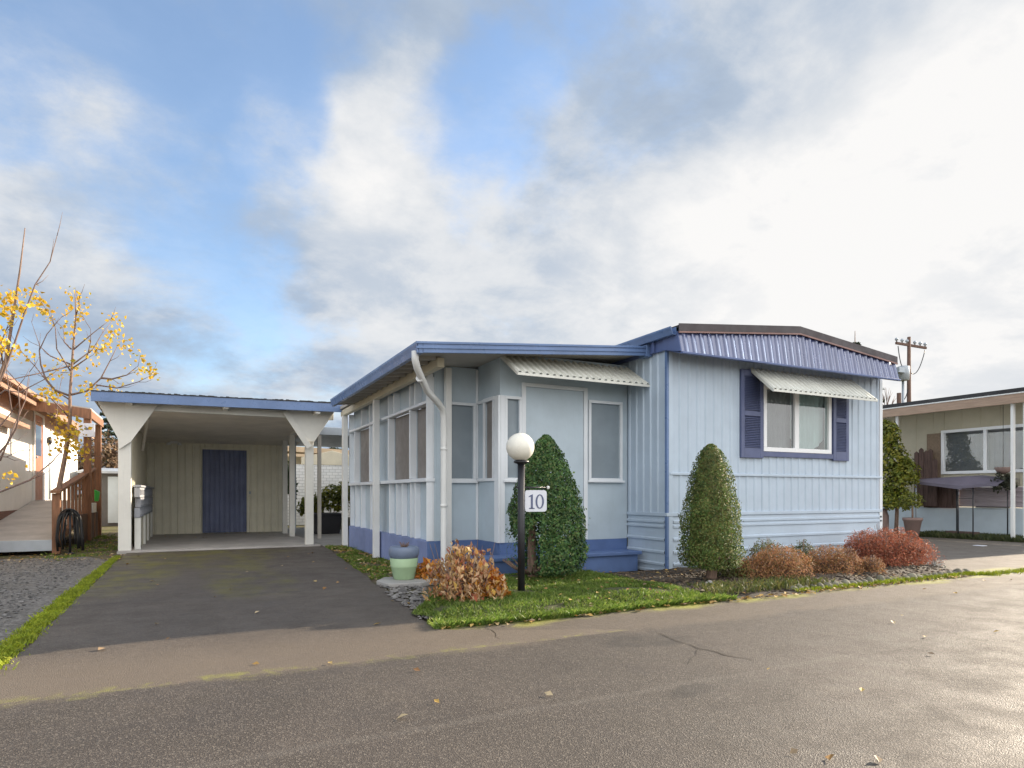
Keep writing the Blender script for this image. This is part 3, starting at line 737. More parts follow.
# front faces
def front_face(x0, x1, y, ztop_, wlist, name, mat=M_porch):
    b = MB(); cur = x0
    for (a, c, z0, z1) in wlist:
        b.box(cur, y, .42, a, y + .05, ztop_); b.box(a, y, .42, c, y + .05, z0); b.box(a, y, z1, c, y + .05, ztop_); cur = c
    b.box(cur, y, .42, x1, y + .05, ztop_)
    return b.build(name, mat, home)
def side_face(x, y0, y1, ztop_, wlist, name):
    b = MB(); cur = y0
    for (a, c, z0, z1) in wlist:
        b.box(x, cur, .42, x + .05, a, ztop_); b.box(x, a, .42, x + .05, c, z0); b.box(x, a, z1, x + .05, c, ztop_); cur = c
    b.box(x, cur, .42, x + .05, y1, ztop_)
    return b.build(name, M_porch, home)
front_face(XP + .032, RX - .001, PYF, 2.78, [(-2.50, -2.11, 1.26, 2.26)], 'porch_front_wall')
side_face(RX, PF + .052, PYF - .002, 2.82, [(1.02, 1.28, 1.26, 2.28)], 'porch_return_wall')
front_face(RX, -.016, PF, 2.88, [(-1.93, -1.76, 1.26, 2.28), (-.64, -.15, 1.27, 2.31)], 'porch_front_wall')
def flat_window(x0, x1, z0, z1, y, t_=.04, sill=True):
    f_ = MB(); frame(f_, x0 - t_, x1 + t_, z0 - t_, z1 + t_, t_, y - .03, y - .001)
    o = f_.build('porch_window', M_trimw, home, .004)
    MB().box(x0 - .001, y + .02, z0 - .001, x1 + .001, y + .026, z1 + .001).build('screen', M_screen, o)
    if sill: bx('sill', M_trimw, o, x0 - .06, y - .05, z0 - .06, x1 + .06, y - .031, z0 - .03)
    return o
flat_window(-2.50, -2.11, 1.26, 2.26, PYF)
flat_window(-1.93, -1.76, 1.26, 2.28, PF)
flat_window(-.64, -.15, 1.27, 2.31, PF)
# return window
f_ = MB(); x_ = RX
f_.box(x_ - .03, .98, 1.22, x_ - .001, 1.32, 1.26); f_.box(x_ - .03, .98, 2.28, x_ - .001, 1.32, 2.33); f_.box(x_ - .03, .98, 1.26, x_ - .001, 1.02, 2.28); f_.box(x_ - .03, 1.28, 1.26, x_ - .001, 1.32, 2.28)
o = f_.build('porch_window', M_trimw, home, .004)
MB().box(x_ + .02, 1.019, 1.259, x_ + .026, 1.281, 2.281).build('screen', M_screen2, o)
tb = MB()
tb.box(RX - .035, PF - .03, .42, RX - .002, PF + .10, 2.32); tb.box(RX, PF - .03, .42, RX + .06, PF - .002, 2.32)
tb.box(RX - .03, PF + .10, 2.28, RX - .002, .978, 2.32); tb.box(RX - .03, PF + .10, 1.22, RX - .002, .978, 1.262); tb.box(RX - .03, 1.322, 1.22, RX - .002, PYF - .032, 1.262); tb.box(RX - .03, 1.322, 2.28, RX - .002, PYF - .032, 2.32)
tb.box(RX - .036, PYF - .024, .42, RX - .003, PYF - .002, 2.76)
tb.build('porch_corner_trim', M_trimw, home, .004)
bx('belt_rail', M_trimw, home, -2.455, PYF - .026, 1.214, -2.125, PYF - .0315 + .02, 1.219)
# blank door panel
dr_ = MB(); x0, x1, z0, z1 = -1.66, -.76, .44, 2.46
dr_.box(x0 - .06, PF - .028, .425, x0, PF - .001, z1 + .05); dr_.box(x1, PF - .028, .425, x1 + .06, PF - .001, z1 + .05); dr_.box(x0, PF - .028, z1, x1, PF - .001, z1 + .05)
fo = dr_.build('porch_door', M_trimw, home, .004)
bx('door_panel', M_porch, fo, x0 + .004, PF - .012, z0, x1 - .004, PF - .002, z1 - .004)
MB().tube([(-1.02, PF - .04, 1.36), (-1.02, PF - .011, 1.36)], .008, 8).build('door_peephole', M_dark, fo)
# blue deck edge and the step
bx('deck_edge', M_deck, home, RX - .003, PF - .012, 0, -.026, PF + .04, .418)
bx('deck_edge', M_deck, home, RX - .012, PF + .041, 0, RX + .04, PYF - .014, .418)
bx('deck_edge', M_deck, home, PX + .001, PYF - .013, 0, RX - .013, PYF + .04, .418)
stp = bx('step', M_deck, home, -2.75, .46, 0, -.12, PF - .014, .222)
bx('step_tread', M_deck, stp, -2.79, .425, .224, -.07, PF - .014, .27, bevel=.008)
awning(-2.03, .02, PF - .02, 2.83, .34, 2.53, .095, M_awn, home)
# downspout
zg = 2.665
sp_ = MB(); sp_.tube([(-3.29, .45, zg + .02), (-3.29, .45, zg - .08), (-3.25, .50, zg - .16), (-3.02, .82, zg - .36), (-2.74, 1.16, zg - .46), (-2.66, 1.24, zg - .52), (-2.635, 1.27, zg - .62), (-2.635, 1.27, .25), (-2.645, 1.25, .12), (-2.69, 1.10, .04)], .042, 12)
spo = sp_.build('downspout', M_white, home)
b_ = MB()
for z in (1.62, .88): MB().tube([(-2.635, 1.27, z), (-2.635, 1.27, z + .035)], .047, 12).build('pipe_collar', M_white, spo)
MB().tube([(-3.18, .63, zg - .245), (-3.155, .66, zg - .262)], .047, 12).build('pipe_collar', M_white, spo)

# ---------------------------------------------------------------- carport with its storage room
cp = thing('carport', 'white carport with a thin blue roof edge over an empty parking slab', 'carport', (-5, 9, 0))
CF = 6.35; CB = 11.72
def zc(x): return 2.755 + (x + 7.08) * .0115
roof = MB(); roof.prism([(-7.08, CF, zc(-7.08)), (-2.90, CF, zc(-2.90)), (-2.90, CF, zc(-2.90) + .03), (-7.08, CF, zc(-7.08) + .03)], (0, CB + .3 - CF, -.30))
roof.build('roof', M_tar, cp)
MB().prism([(-7.10, CF - .035, zc(-7.1) - .125), (-2.88, CF - .035, zc(-2.88) - .125), (-2.88, CF - .035, zc(-2.88) + .045), (-7.10, CF - .035, zc(-7.1) + .045)], (0, .03, 0)).build('roof_fascia', M_bluefascia, cp, .004)
MB().prism([(-7.09, CF, zc(-7.09) - .07), (-7.09, CB + .3, zc(-7.09) - .37), (-7.09, CB + .3, zc(-7.09) - .26), (-7.09, CF, zc(-7.09) + .03)], (.025, 0, 0)).build('side_fascia', M_soffit, cp)
rg = MB()      # ragged roofing felt along the front edge
x = -7.1
while x < -2.9:
    h = .012 + .02 * rnd.random(); rg.box(x, CF - .045, zc(x) + .042, x + .05, CF + .03, zc(x) + .042 + h); x += .05
rg.build('roofing_felt', M_tar, cp)
MB().prism([(-7.0, CF + .45, 2.625), (-3.0, CF + .45, 2.665), (-3.0, CB, 2.37), (-7.0, CB, 2.33)], (0, 0, .015)).build('ceiling', M_ceil, cp)
MB().box(-7.0, 6.70, 2.56, -2.98, 6.80, 2.70).build('header_beam', M_carport, cp, .004)
for x in (-6.55, -5.0, -3.35):
    MB().box(x - .045, CF, 2.63, x + .045, 6.70, 2.72).build('rafter_end', M_carport, cp, .004)
for xa, xb in ((-6.74, -6.54), (-3.525, -3.37)):
    MB().box(xa, 6.72, .036, xb, 6.86, 2.56).build('post', M_carport, cp, .005)
MB().prism([(-7.06, 6.66, 2.70), (-6.74, 6.66, 2.04), (-6.72, 6.66, 1.84), (-6.54, 6.66, 1.98), (-6.09, 6.66, 2.70)], (0, .038, 0)).build('gusset', M_carport, cp, .003)
MB().prism([(-3.88, 6.66, 2.73), (-3.525, 6.66, 2.10), (-3.37, 6.66, 2.10), (-2.96, 6.66, 2.74)], (0, .038, 0)).build('gusset', M_carport, cp, .003)
MB().beam((-3.93, 6.64, 2.68), (-3.47, 6.64, 1.98), .03, .11).build('brace', M_carport, cp, .003)
MB().beam((-6.50, 9.1, 2.0), (-6.35, 8.0, 2.54), .05, .08).build('brace', M_ceil, cp, .003)
for y in (9.45, 10.75): MB().box(-3.47, y, .036, -3.35, y + .12, 2.48).build('post', M_carport, cp, .005)
MB().box(-3.46, 6.87, 2.46, -3.36, CB, 2.52).build('side_beam', M_carport, cp, .004)
bw = MB(); bw.ribs((-6.62, CB, 0), (-5.32, CB, 0), .036, 2.42, .17, .022, (0, -1, 0), .35, .05)
bw.ribs((-4.25, CB, 0), (-3.27, CB, 0), .036, 2.42, .17, .022, (0, -1, 0), .35, .05)
bw.ribs((-5.32, CB, 0), (-4.25, CB, 0), 2.22, 2.42, .17, .022, (0, -1, 0), .35, .05)
bw.box(-6.62, CB + .06, 0, -3.27, 14.2, 2.45)
bw.build('storage_wall', M_shed, cp)
dd = MB(); dd.ribs((-5.31, CB - .03, 0), (-4.26, CB - .03, 0), .05, 2.20, .118, .018, (0, -1, 0), .30, .03)
ddo = dd.build('storage_door', M_shdoor, cp)
dt = MB(); dt.box(-5.34, CB - .05, 2.20, -4.23, CB - .02, 2.24); dt.build('door_head', M_shed, cp, .003)
MB().box(-4.20, CB - .07, 1.05, -4.16, CB - .025, 1.12).build('door_latch', M_galv, ddo, .003)
sw = MB(); sw.ribs((-6.60, CB, 0), (-6.60, 7.4, 0), 1.20, 2.45, .32, .03, (1, 0, 0), .22, .1)
sw.ribs((-6.62, 7.4, 0), (-6.62, CB, 0), .036, 2.45, .32, .03, (-1, 0, 0), .22, .1)
sw.build('side_wall', M_cream, cp)
# ceiling lamp
lm = thing('ceiling_light', 'small twin floodlight under the carport ceiling near the storage wall', 'light', (-5.95, 11.3, 2.30))
MB().box(-6.03, 11.24, 2.30, -5.87, 11.36, 2.36).build('mounting_box', M_white, lm, .008)
for s_ in (-1, 1):
    MB().lathe([(.012, .05), (.03, .045), (.055, .0), (.05, -.01), (.0, -.012)], (-5.95 + s_ * .12, 11.26, 2.27), 16).build('lamp_head', M_white, lm)
    MB().tube([(-5.95 + s_ * .07, 11.30, 2.33), (-5.95 + s_ * .12, 11.26, 2.315)], .012, 8).build('lamp_arm', M_white, lm)
# decorative block screen along the left of the carport
bs = thing('block_screen', 'low grey pierced-block screen along the left side of the carport', 'screen wall', (-6.45, 8, 0))
def pierced(x, y, z, d, h):
    b = MB(); t_ = .04
    b.box(x, y, z, x + .09, y + t_, z + h); b.box(x, y + d - t_, z, x + .09, y + d, z + h)
    b.box(x, y + t_, z, x + .09, y + d - t_, z + t_); b.box(x, y + t_, z + h - t_, x + .09, y + d - t_, z + h); return b
r_i = 0
for r_ in range(3):
    for c in range(12):
        y = 6.88 + c * .36 + (.18 if r_ % 2 else 0); 
        pierced(-6.50, y, .62 + r_ * .185, .35, .178).build('pierced_block', M_block, bs, .006)
MB().box(-6.52, 6.87, 1.176, -6.39, 11.65, 1.215).build('coping', M_block, bs, .006)
for y in (6.90, 8.3, 9.5, 10.9): MB().box(-6.50, y, .036, -6.40, y + .12, .617).build('pier', M_carport, bs, .006)
MB().box(-6.48, 7.03, .036, -6.44, 11.6, .60).build('lower_panel', M_cream, bs, .004)

# breezeway roof between carport and porch
bwy = thing('breezeway_cover', 'flat metal cover on slim posts linking the carport to the porch', 'cover', (-2.6, 9.5, 0))
MB().box(-3.25, 8.6, 2.42, -.2, 12.5, 2.60).build('roof_panel', M_galv, bwy, .006)
MB().box(-2.96, 8.62, .02, -2.88, 8.70, 2.42).build('post', M_soffit, bwy, .004)
MB().box(-3.24, 10.9, .02, -3.12, 11.0, 2.42).build('post', M_galv, bwy, .004)

# ---------------------------------------------------------------- things in front of the porch
lp = thing('lamp_post', 'black lamp post with a white globe and a hanging number sign', 'lamp post', (-2.66, -.97, 0))
MB().tube([(-2.66, -.97, 0), (-2.66, -.97, 1.36)], .036, 16).build('pole', M_black, lp)
MB().lathe([(.036, 0), (.075, .015), (.078, .03), (.05, .04)], (-2.66, -.97, 1.345), 20).build('fitter', M_black, lp)
prof = [(max(.001, .14 * math.sin(math.pi * i / 20)), .14 - .14 * math.cos(math.pi * i / 20)) for i in range(1, 21)]
prof = [(.055, .010)] + [p for p in prof if p[1] > .012]
MB().lathe(prof, (-2.672, -.97, 1.375), 32).build('globe', M_globe, lp)
MB().tube([(-2.72, -.97, 1.115), (-2.36, -.97, 1.115)], .008, 8).build('sign_arm', M_black, lp)
MB().lathe([(.004, -.018), (.016, -.01), (.016, .01), (.004, .018)], (-2.355, -.97, 1.115), 12).build('arm_finial', M_white, lp)
def sign_board():
    pts = []; x0, x1, z0, z1, r_ = -2.622, -2.372, .872, 1.088, .03
    for cx, cz, a0 in ((x1 - r_, z1 - r_, 0), (x0 + r_, z1 - r_, 90), (x0 + r_, z0 + r_, 180), (x1 - r_, z0 + r_, 270)):
        for k in range(5): a = R(a0 + k * 22.5); pts.append((cx + r_ * math.cos(a), -.975, cz + r_ * math.sin(a)))
    return MB().prism(pts, (0, .012, 0))
sg = sign_board().build('number_sign', M_sign, lp, .002)
nb = MB()
def zring(cx, cz, rx, rz, tx, tz, y):
    n = 32
    for i in range(n):
        a, c = 2 * math.pi * i / n, 2 * math.pi * (i + 1) / n
        nb.face([(cx + rx * math.cos(a), y, cz + rz * math.sin(a)), (cx + rx * math.cos(c), y, cz + rz * math.sin(c)), (cx + (rx - tx) * math.cos(c), y, cz + (rz - tz) * math.sin(c)), (cx + (rx - tx) * math.cos(a), y, cz + (rz - tz) * math.sin(a))])
yS = -.979
zring(-2.455, .975, .048, .072, .020, .010, yS)
cx = -2.545
nb.face([(cx - .011, yS, .908), (cx + .011, yS, .908), (cx + .011, yS, 1.048), (cx - .011, yS, 1.040)])
nb.face([(cx - .032, yS, .902), (cx + .032, yS, .902), (cx + .030, yS, .912), (cx - .030, yS, .912)])
nb.face([(cx - .036, yS, 1.018), (cx - .011, yS, 1.026), (cx - .011, yS, 1.042), (cx - .034, yS, 1.026)])
nb.build('sign_number', M_ink, sg)
for x in (-2.57, -2.42): MB().tube([(x, -.97, 1.085), (x, -.97, 1.115)], .005, 6).build('hanger', M_black, sg)

PROF = [(0, .34), (.04, .43), (.16, .475), (.35, .475), (.6, .43), (.85, .375), (1.1, .30), (1.25, .235), (1.36, .16), (1.42, .08), (1.44, .03)]
def conifer(name, label, loc, prof, leafmat, n, seed, bare=None, tr=.06, size=.036):
    t_ = thing(name, label, 'tree', loc)
    x, y, _ = loc; z0 = prof[0][0]
    cb = MB()
    core = cone_core((x, y, 0), [(z + .03, r_ * .80) for z, r_ in prof[:-2]], seed)
    if bare is None: merge(cb, core)
    cone_leaves(cb, (x, y, 0), prof, n, size, seed, bare=bare)
    cb.build('crown', leafmat, t_)
    if bare: x -= .17; y += .02
    tk = MB(); tk.tube([(x, y, -.02), (x + .01, y, z0 * .6), (x, y + .01, z0 + .25), (x, y, prof[-1][0] * .8)], [tr * 1.25, tr, tr * .8, .015], 10)
    for k in range(16):
        a = k * 2.4; q = .10 + .03 * (k % 4)
        tk.tube([(x, y, z0 - .02 + .02 * (k % 3)), (x + .2 * math.cos(a), y + .2 * math.sin(a), z0 + .06), (x + .34 * math.cos(a), y + .34 * math.sin(a), z0 + .16)], [.014, .010, .005], 6)
    tk.build('trunk', M_bark, t_)
    return t_
conifer('clipped_conifer', 'clipped cone conifer on a short bare trunk, alone before the ribbed house wall', (-.17, -.97, 0), [(z * 1.0 + .19, r_ * .76) for z, r_ in PROF], L_con, 21000, 3.0, tr=.062, size=.026)
P2 = [(.14, .28), (.2, .39), (.35, .45), (.6, .455), (.85, .42), (1.1, .355), (1.35, .27), (1.52, .19), (1.66, .10), (1.73, .03)]
conifer('clipped_conifer', 'dark green clipped conifer just behind the lamp post, bare brown stems low on its left', (-1.93, -.18, 0), P2, L_con2, 27000, 8.0, size=.032,
        bare=lambda a, z: (z < .66 + .12 * math.sin(a * 5)) and (math.cos(a - R(172)) > .50))
# brown inner stems of that conifer
# dried-leaf shrub
ds = thing('dried_shrub', 'tan and russet shrub of curled dead leaves at the driveway corner', 'shrub', (-3.28, -1.08, 0))
b = MB()
for k in range(60):
    a = rnd.random() * 6.283; r_ = rnd.uniform(.05, .40); h = rnd.uniform(.25, .62)
    b.tube([(-3.28 + .25 * r_ * math.cos(a), -1.08 + .25 * r_ * math.sin(a), 0), (-3.28 + r_ * .8 * math.cos(a), -1.08 + r_ * .8 * math.sin(a), h * .6), (-3.28 + r_ * math.cos(a), -1.08 + r_ * math.sin(a), h)], [.006, .004, .002], 5)
b.build('stem', M_twig, ds)
b = MB()
for k in range(2000):
    v = rvec(); v.z = abs(v.z); r_ = 1 - .5 * rnd.random() ** 1.5 + .38 * mnoise.noise(v * 2.6)
    p = Vector((-3.28, -1.08, .03)) + Vector((v.x * .37, v.y * .36, v.z * .50)) * r_
    leaf(b, p, rvec() + Vector((-.2, -.6, .2)), rnd.uniform(.025, .085), rnd.uniform(.3, .55), rnd.uniform(.2, .6), up=Vector((rnd.uniform(-.5, .5), rnd.uniform(-.5, .5), -1)))
b.build('leaves', L_dry, ds)
b = MB()
for k in range(420):
    v = rvec(); v.z = abs(v.z); r_ = 1 - .3 * rnd.random()
    p = Vector((-3.10, -1.13, .02)) + Vector((v.x * .22, v.y * .22, v.z * .36)) * r_
    leaf(b, p, rvec() + Vector((0, -.5, .3)), rnd.uniform(.05, .10), .5, .3)
b.build('orange_leaves', L_or, ds)
b2 = thing('orange_perennial', 'small clump of orange dead leaves beside the green pot', 'plant', (-3.02, .9, 0))
b = MB()
for k in range(260):
    v = rvec(); v.z = abs(v.z); p = Vector((-3.02, .75, 0)) + Vector((v.x * .22, v.y * .2, v.z * .26)) * rnd.uniform(.5, 1)
    leaf(b, p, rvec() + Vector((0, -.4, .3)), rnd.uniform(.06, .12), .45, .3)
b.build('leaves', L_or, b2)
# planter pot
pc = (-3.34, .72, .05)
pt = thing('planter_pot', 'pale green plastic pot holding a slate-blue bowl, on a stone slab by the porch', 'pot', pc)
MB().lathe([(.115, 0), (.12, .005), (.15, .14), (.158, .15), (.156, .16), (.165, .245), (.160, .25), (.15, .22)], pc, 28).build('pot_body', M_pot, pt)
MB().lathe([(.13, .22), (.158, .252), (.178, .29), (.178, .34), (.165, .375), (.148, .385), (.140, .37), (.05, .35)], pc, 28).build('bowl', M_bowl, pt)
MB().lathe([(.14, .352), (.07, .37), (.0, .375)], pc, 18).build('soil', M_soil, pt)
b = MB()
for k in range(26):
    a = rnd.random() * 6.28; b.tube([(pc[0], pc[1], pc[2] + .36), (pc[0] + .06 * math.cos(a), pc[1] + .06 * math.sin(a), pc[2] + .36 + rnd.uniform(.03, .08))], [.006, .002], 5)
b.build('dead_stems', M_twig, pt)
sb = MB(); 
sb.prism([(-3.62, .42, -.01), (-3.25, .36, -.01), (-2.98, .5, -.01), (-3.0, .95, -.01), (-3.5, 1.0, -.01), (-3.66, .75, -.01)], (0, 0, .058))
tag(sb.build('stone_slab', M_conc, None, .012), 'flat grey stone slab under the green planter pot', 'slab')

# mounded lawn in front of the step
def lawn_h(x, y):
    fx = min(1, max(0, (x + 4.0) / .5)) * min(1, max(0, (-.72 - x) / .5)); fy = min(1, max(0, (y + 1.93) / .35)) * min(1, max(0, (.6 - y) / .3))
    return .015 + .085 * fx * fy + .03 * fx * fy * mnoise.noise(Vector((x * 2, y * 2, 0)))
def lawn_in(x, y):
    if y < edge_y(x) + .01 or y > .42: return False
    left = -3.88 + max(0, y + 1.3) * .62; right = -.72 - max(0, y + 1.1) * .25
    n = .12 * mnoise.noise(Vector((x * 3, y * 3, 4)))
    return left + n < x < right + n
lg = MB(); nx, ny = 60, 44
for i in range(nx):
    for j in range(ny):
        q = []
        for (a, c) in ((i, j), (i + 1, j), (i + 1, j + 1), (i, j + 1)):
            x = -4.0 + 3.4 * a / nx; y = -2.0 + 2.4 * c / ny; q.append((x, y, lawn_h(x, y) - .012))
        cxm = sum(p[0] for p in q) / 4; cym = sum(p[1] for p in q) / 4
        if lawn_in(cxm, cym): lg.face(q, True)
M_lawnsoil = paint('mossy_soil', (.055, .06, .018), .95, .3, .5, (.06, .04, .025), .7, bscale=40)
kind(lg.build('lawn_soil', M_lawnsoil), 'structure')
def blades(name, mat, n, place, h0, h1, w_=.006, lean=.8):
    b = MB()
    for i in range(n):
        q = place()
        if q is None: continue
        x, y, z = q; h = rnd.uniform(h0, h1); a = rnd.random() * 6.283; l = rnd.random() * lean * h
        dx, dy = math.cos(a), math.sin(a); c = rnd.random() * 6.283; ox, oy = math.cos(c) * w_, math.sin(c) * w_
        b.face([(x - ox, y - oy, z), (x + ox, y + oy, z), (x + dx * l * .4 + ox * .6, y + dy * l * .4 + oy * .6, z + h * .65), (x + dx * l, y + dy * l, z + h)])
    return kind(b.build(name, mat), 'stuff')
def pl_lawn():
    x = rnd.uniform(-4, -.6); y = rnd.uniform(-1.98, .42)
    if not lawn_in(x, y): return None
    if mnoise.noise(Vector((x * 2.5, y * 2.5, 7))) < -.33: return None
    return x, y, lawn_h(x, y) - .015
blades('lawn_grass', L_gr, 60000, pl_lawn, .012, .042, .0045, 1.2)
def pl_edge():
    x = rnd.uniform(-3.9, -.8); return x, edge_y(x) + rnd.random() ** 2 * .22, .0
blades('verge_grass', L_gr, 9000, pl_edge, .02, .07, .005, 1.3)
# strip between the driveway and the porch
def pl_strip():
    y = rnd.uniform(1.2, 6.4); x = rnd.uniform(dr(y) + .0, -2.85)
    if mnoise.noise(Vector((x * 2, y * 2, 2))) < -.05: return None
    return x, y, -.01
blades('side_strip_grass', L_gr, 9000, pl_strip, .02, .07, .005, 1.2)
def pl_mstrip():
    y = rnd.uniform(-2.0, 6.0); x = -6.66 + rnd.gauss(0, .042 - .0035 * y) - .03 - .02 * mnoise.noise(Vector((2, y * 2, 0)))
    return x, y, -.005
blades('moss_strip', L_moss, 15000, pl_mstrip, .01, .035, .006, 1.2)
def pl_yard():
    x = rnd.uniform(-7.9, -6.7); y = rnd.uniform(5.6, 13)
    if mnoise.noise(Vector((x * 1.8, y * 1.8, 9))) < .18: return None
    return x, y, -.012
blades('yard_grass', L_gr, 6000, pl_yard, .02, .06, .006, 1.2)
def pl_n():
    x = rnd.uniform(10.4, 11.4); y = rnd.uniform(.2, 3.2)
    if y < 2.2 - (x - 10.4) * .3 or True: return x, y, .0
    return None
blades('neighbour_grass', leafy('shade_toned_grass', [(.03, .045, .012), (.05, .065, .018), (.075, .08, .025)], .7, .2), 7000, pl_n, .05, .15, .012, 1.0)  # darker blade colours, with the shade of this strip put into them
# rocks between the driveway and the dried shrub, bark bed beneath the red shrubs
def pl_rock():
    while True:
        x = rnd.uniform(-3.95, -2.9); y = rnd.uniform(-1.5, .6)
        if dr(y) - .02 < x < dr(y) + .75 - .2 * (y + 1.5): return x, y, .012
pebbles(520, pl_rock, .015, .05, 'bed_rocks', L_stone)
bedm = MB(); n = 50
def hb(x, y): return -.008 + .075 * max(0, min(1, (y + 1.95) / .5)) + .03 * max(0, min(1, (y + 1.95) / .3)) * mnoise.noise(Vector((x * 2.5, y * 2.5, 3)))
byy = [-1.96, -1.85, -1.78, -1.6, -1.45, -1.2, -.9, -.5, -.25, .0]
for i in range(n):
    a = -1.3 + 4.75 * i / n; c = -1.3 + 4.75 * (i + 1) / n
    for y0, y1 in zip(byy, byy[1:]):
        bedm.face([(a, y0, hb(a, y0)), (c, y0, hb(c, y0)), (c, y1, hb(c, y1)), (a, y1, hb(a, y1))], True)
kind(bedm.build('flower_bed_soil', M_soil), 'structure')
def pl_bed():
    x = rnd.uniform(-1.25, 3.4); y = rnd.uniform(-1.8, -.03); return x, y, hb(x, y)
pebbles(5200, pl_bed, .010, .034, 'bark_chips', leafy('bark_chip', [(.04, .027, .018), (.07, .048, .03), (.13, .095, .06), (.03, .02, .015)], .9, 0))
# leaf litter
def litter(name, n, place, s0=.03, s1=.07):
    b = MB()
    for i in range(n):
        q = place()
        if q is None: continue
        leaf(b, Vector(q) + Vector((0, 0, .008)), Vector((rnd.uniform(-.4, .4), rnd.uniform(-.4, .4), 1)), rnd.uniform(s0, s1), .7, .25)
    return kind(b.build(name, L_litter), 'stuff')
def pl_l1():
    y = rnd.uniform(1.0, 6.3); return rnd.uniform(dr(y), -2.85), y, .02
litter('side_strip_leaves', 420, pl_l1)
def pl_l2():
    x = rnd.uniform(-3.85, 3.2); return x, edge_y(x) + rnd.gauss(.0, .05), .006
litter('verge_leaves', 330, pl_l2)
def pl_l3():
    x = rnd.uniform(-9, -6.6); return x, rnd.uniform(5.4, 12) , .0
litter('yard_leaves', 700, pl_l3)
def pl_l4(): return rnd.uniform(-6.5, -3.6), rnd.uniform(-1.8, 6.4), .006
litter('driveway_leaves', 26, pl_l4, .035, .075)
def pl_l5(): return rnd.uniform(-6, 6), rnd.uniform(-5.6, -2.1), .004
litter('road_leaves', 30, pl_l5, .03, .06)
def pl_l6():
    x = rnd.uniform(-2.6, -.5); y = rnd.uniform(-1.9, .3); return x, y, lawn_h(x, y) + .015
def pl_l8():
    x = rnd.uniform(-1.2, 3.3); y = rnd.uniform(-1.85, -.1); return x, y, hb(x, y) + .012
litter('bed_leaves', 260, pl_l8, .02, .05)
litter('lawn_leaves', 130, pl_l6, .025, .055)
def pl_l7(): return rnd.uniform(-6.6, -3.5), rnd.uniform(9.5, 11.6), .037
litter('carport_leaves', 60, pl_l7, .03, .05)
# red shrubs
def shrub(name, label, c, parts, mat, n, size, stems=30):
    t_ = thing(name, label, 'shrub', (c[0], c[1], 0))
    b = MB()
    for (dx, dy, rx, ry, rz) in parts:
        blob_leaves(b, (c[0] + dx, c[1] + dy, .02), rx, ry, rz, int(n * rx * rz / .12), size, .55, .28, 3.4, .4, .5, dx * 9 + c[0])
    b.build('foliage', mat, t_)
    for d_ in parts:
        b = MB()
        for k in range(max(6, stems // len(parts))):
            a = rnd.random() * 6.283; r_ = rnd.random()
            x0, y0 = c[0] + d_[0], c[1] + d_[1]
            b.tube([(x0, y0, 0), (x0 + .6 * d_[2] * r_ * math.cos(a), y0 + .6 * d_[3] * r_ * math.sin(a), d_[4] * .5), (x0 + .98 * d_[2] * r_ * math.cos(a), y0 + .98 * d_[3] * r_ * math.sin(a), d_[4] * (1.18 - .3 * r_))], [.007, .005, .002], 5)
        b.build('stem', M_twig, t_)
    return t_
shrub('heath_shrub', 'rusty pink heath shrub left of the round tan one, nearest the clipped conifer', (.78, -1.12), [(0, 0, .46, .38, .40), (-.36, .12, .3, .3, .27)], L_redt, 7500, .027)
shrub('heath_shrub', 'rounded tan-red heath shrub between its rusty twin and the bright red mound', (1.72, -1.14), [(0, 0, .40, .36, .37)], L_redt, 7500, .027)
shrub('heath_shrub', 'smallest rusty shrub tucked right at the foot of the red mound', (2.14, -1.38), [(0, 0, .2, .18, .24)], L_redt, 7500, .025)
shrub('heath_shrub', 'low orange-green sprawling shrub at the right foot of the clipped conifer', (.26, -.92), [(0, 0, .34, .26, .25)], L_heg, 3600, .036)
shrub('heath_shrub', 'olive green shrub behind the rusty heaths, against the skirting', (1.15, -.6), [(0, 0, .34, .24, .42), (.75, .05, .26, .2, .38)], L_heg, 3000, .036)
shrub('barberry_mound', 'large bright red mounded barberry at the right end of the bed', (3.18, -.86), [(0, 0, .60, .50, .56), (.38, -.10, .42, .40, .42), (-.35, .05, .4, .38, .47)], L_redb, 6500, .028, 50)
shrub('silver_plant', 'small grey silvery plant beneath the red barberry', (3.42, -1.42), [(0, 0, .16, .12, .15)], leafy('silver_leaf', [(.25, .26, .25), (.36, .37, .36), (.18, .2, .18)], .7, .2), 2200, .03, 8)
# edging stones along the bed
est = MB()
def stone(cx, cy, s_, seed):
    b = MB(); k = 8; rings = [(.0, .85), (.35, 1.0), (.75, .75), (1.0, .25)]
    for z, r_ in rings:
        for a in range(k):
            t_ = 6.283 * a / k; q = s_ * r_ * (1 + .3 * mnoise.noise(Vector((math.cos(t_) * 1.5 + seed, math.sin(t_) * 1.5, z))))
            b.v.append((cx + q * math.cos(t_), cy + q * math.sin(t_) * .8, -.01 + z * s_ * 1.15))
    for i in range(3):
        for a in range(k):
            e_ = (a + 1) % k; b.f.append((i * k + a, i * k + e_, (i + 1) * k + e_, (i + 1) * k + a)); b.sm.append(False)
    b.f.append(tuple(3 * k + a for a in range(k))); b.sm.append(False)
    return b
protos = []
for i in range(5):
    o = stone(0, 0, .062, i * 3.7).build('edging_stone', L_edge, None, .008); protos.append(o)
nst = 0; x = .25
while x < 3.6:
    o = protos[nst] if nst < 5 else protos[nst % 5].copy()
    if nst >= 5: COL.objects.link(o)
    o.location = (x, -1.77 + .03 * mnoise.noise(Vector((x * 2, 0, 0))) + .045 * max(0, x - 2.6), 0); o.rotation_euler = (0, 0, rnd.random() * 6.28); s_ = rnd.uniform(.72, 1.15); o.scale = (s_, s_, s_ * rnd.uniform(.8, 1.2))
    tag(o, 'fist-sized mossy stone edging the red shrub bed along the road', 'stone', 'edging stones along the shrub bed')
    x += .105 * rnd.uniform(.85, 1.3); nst += 1
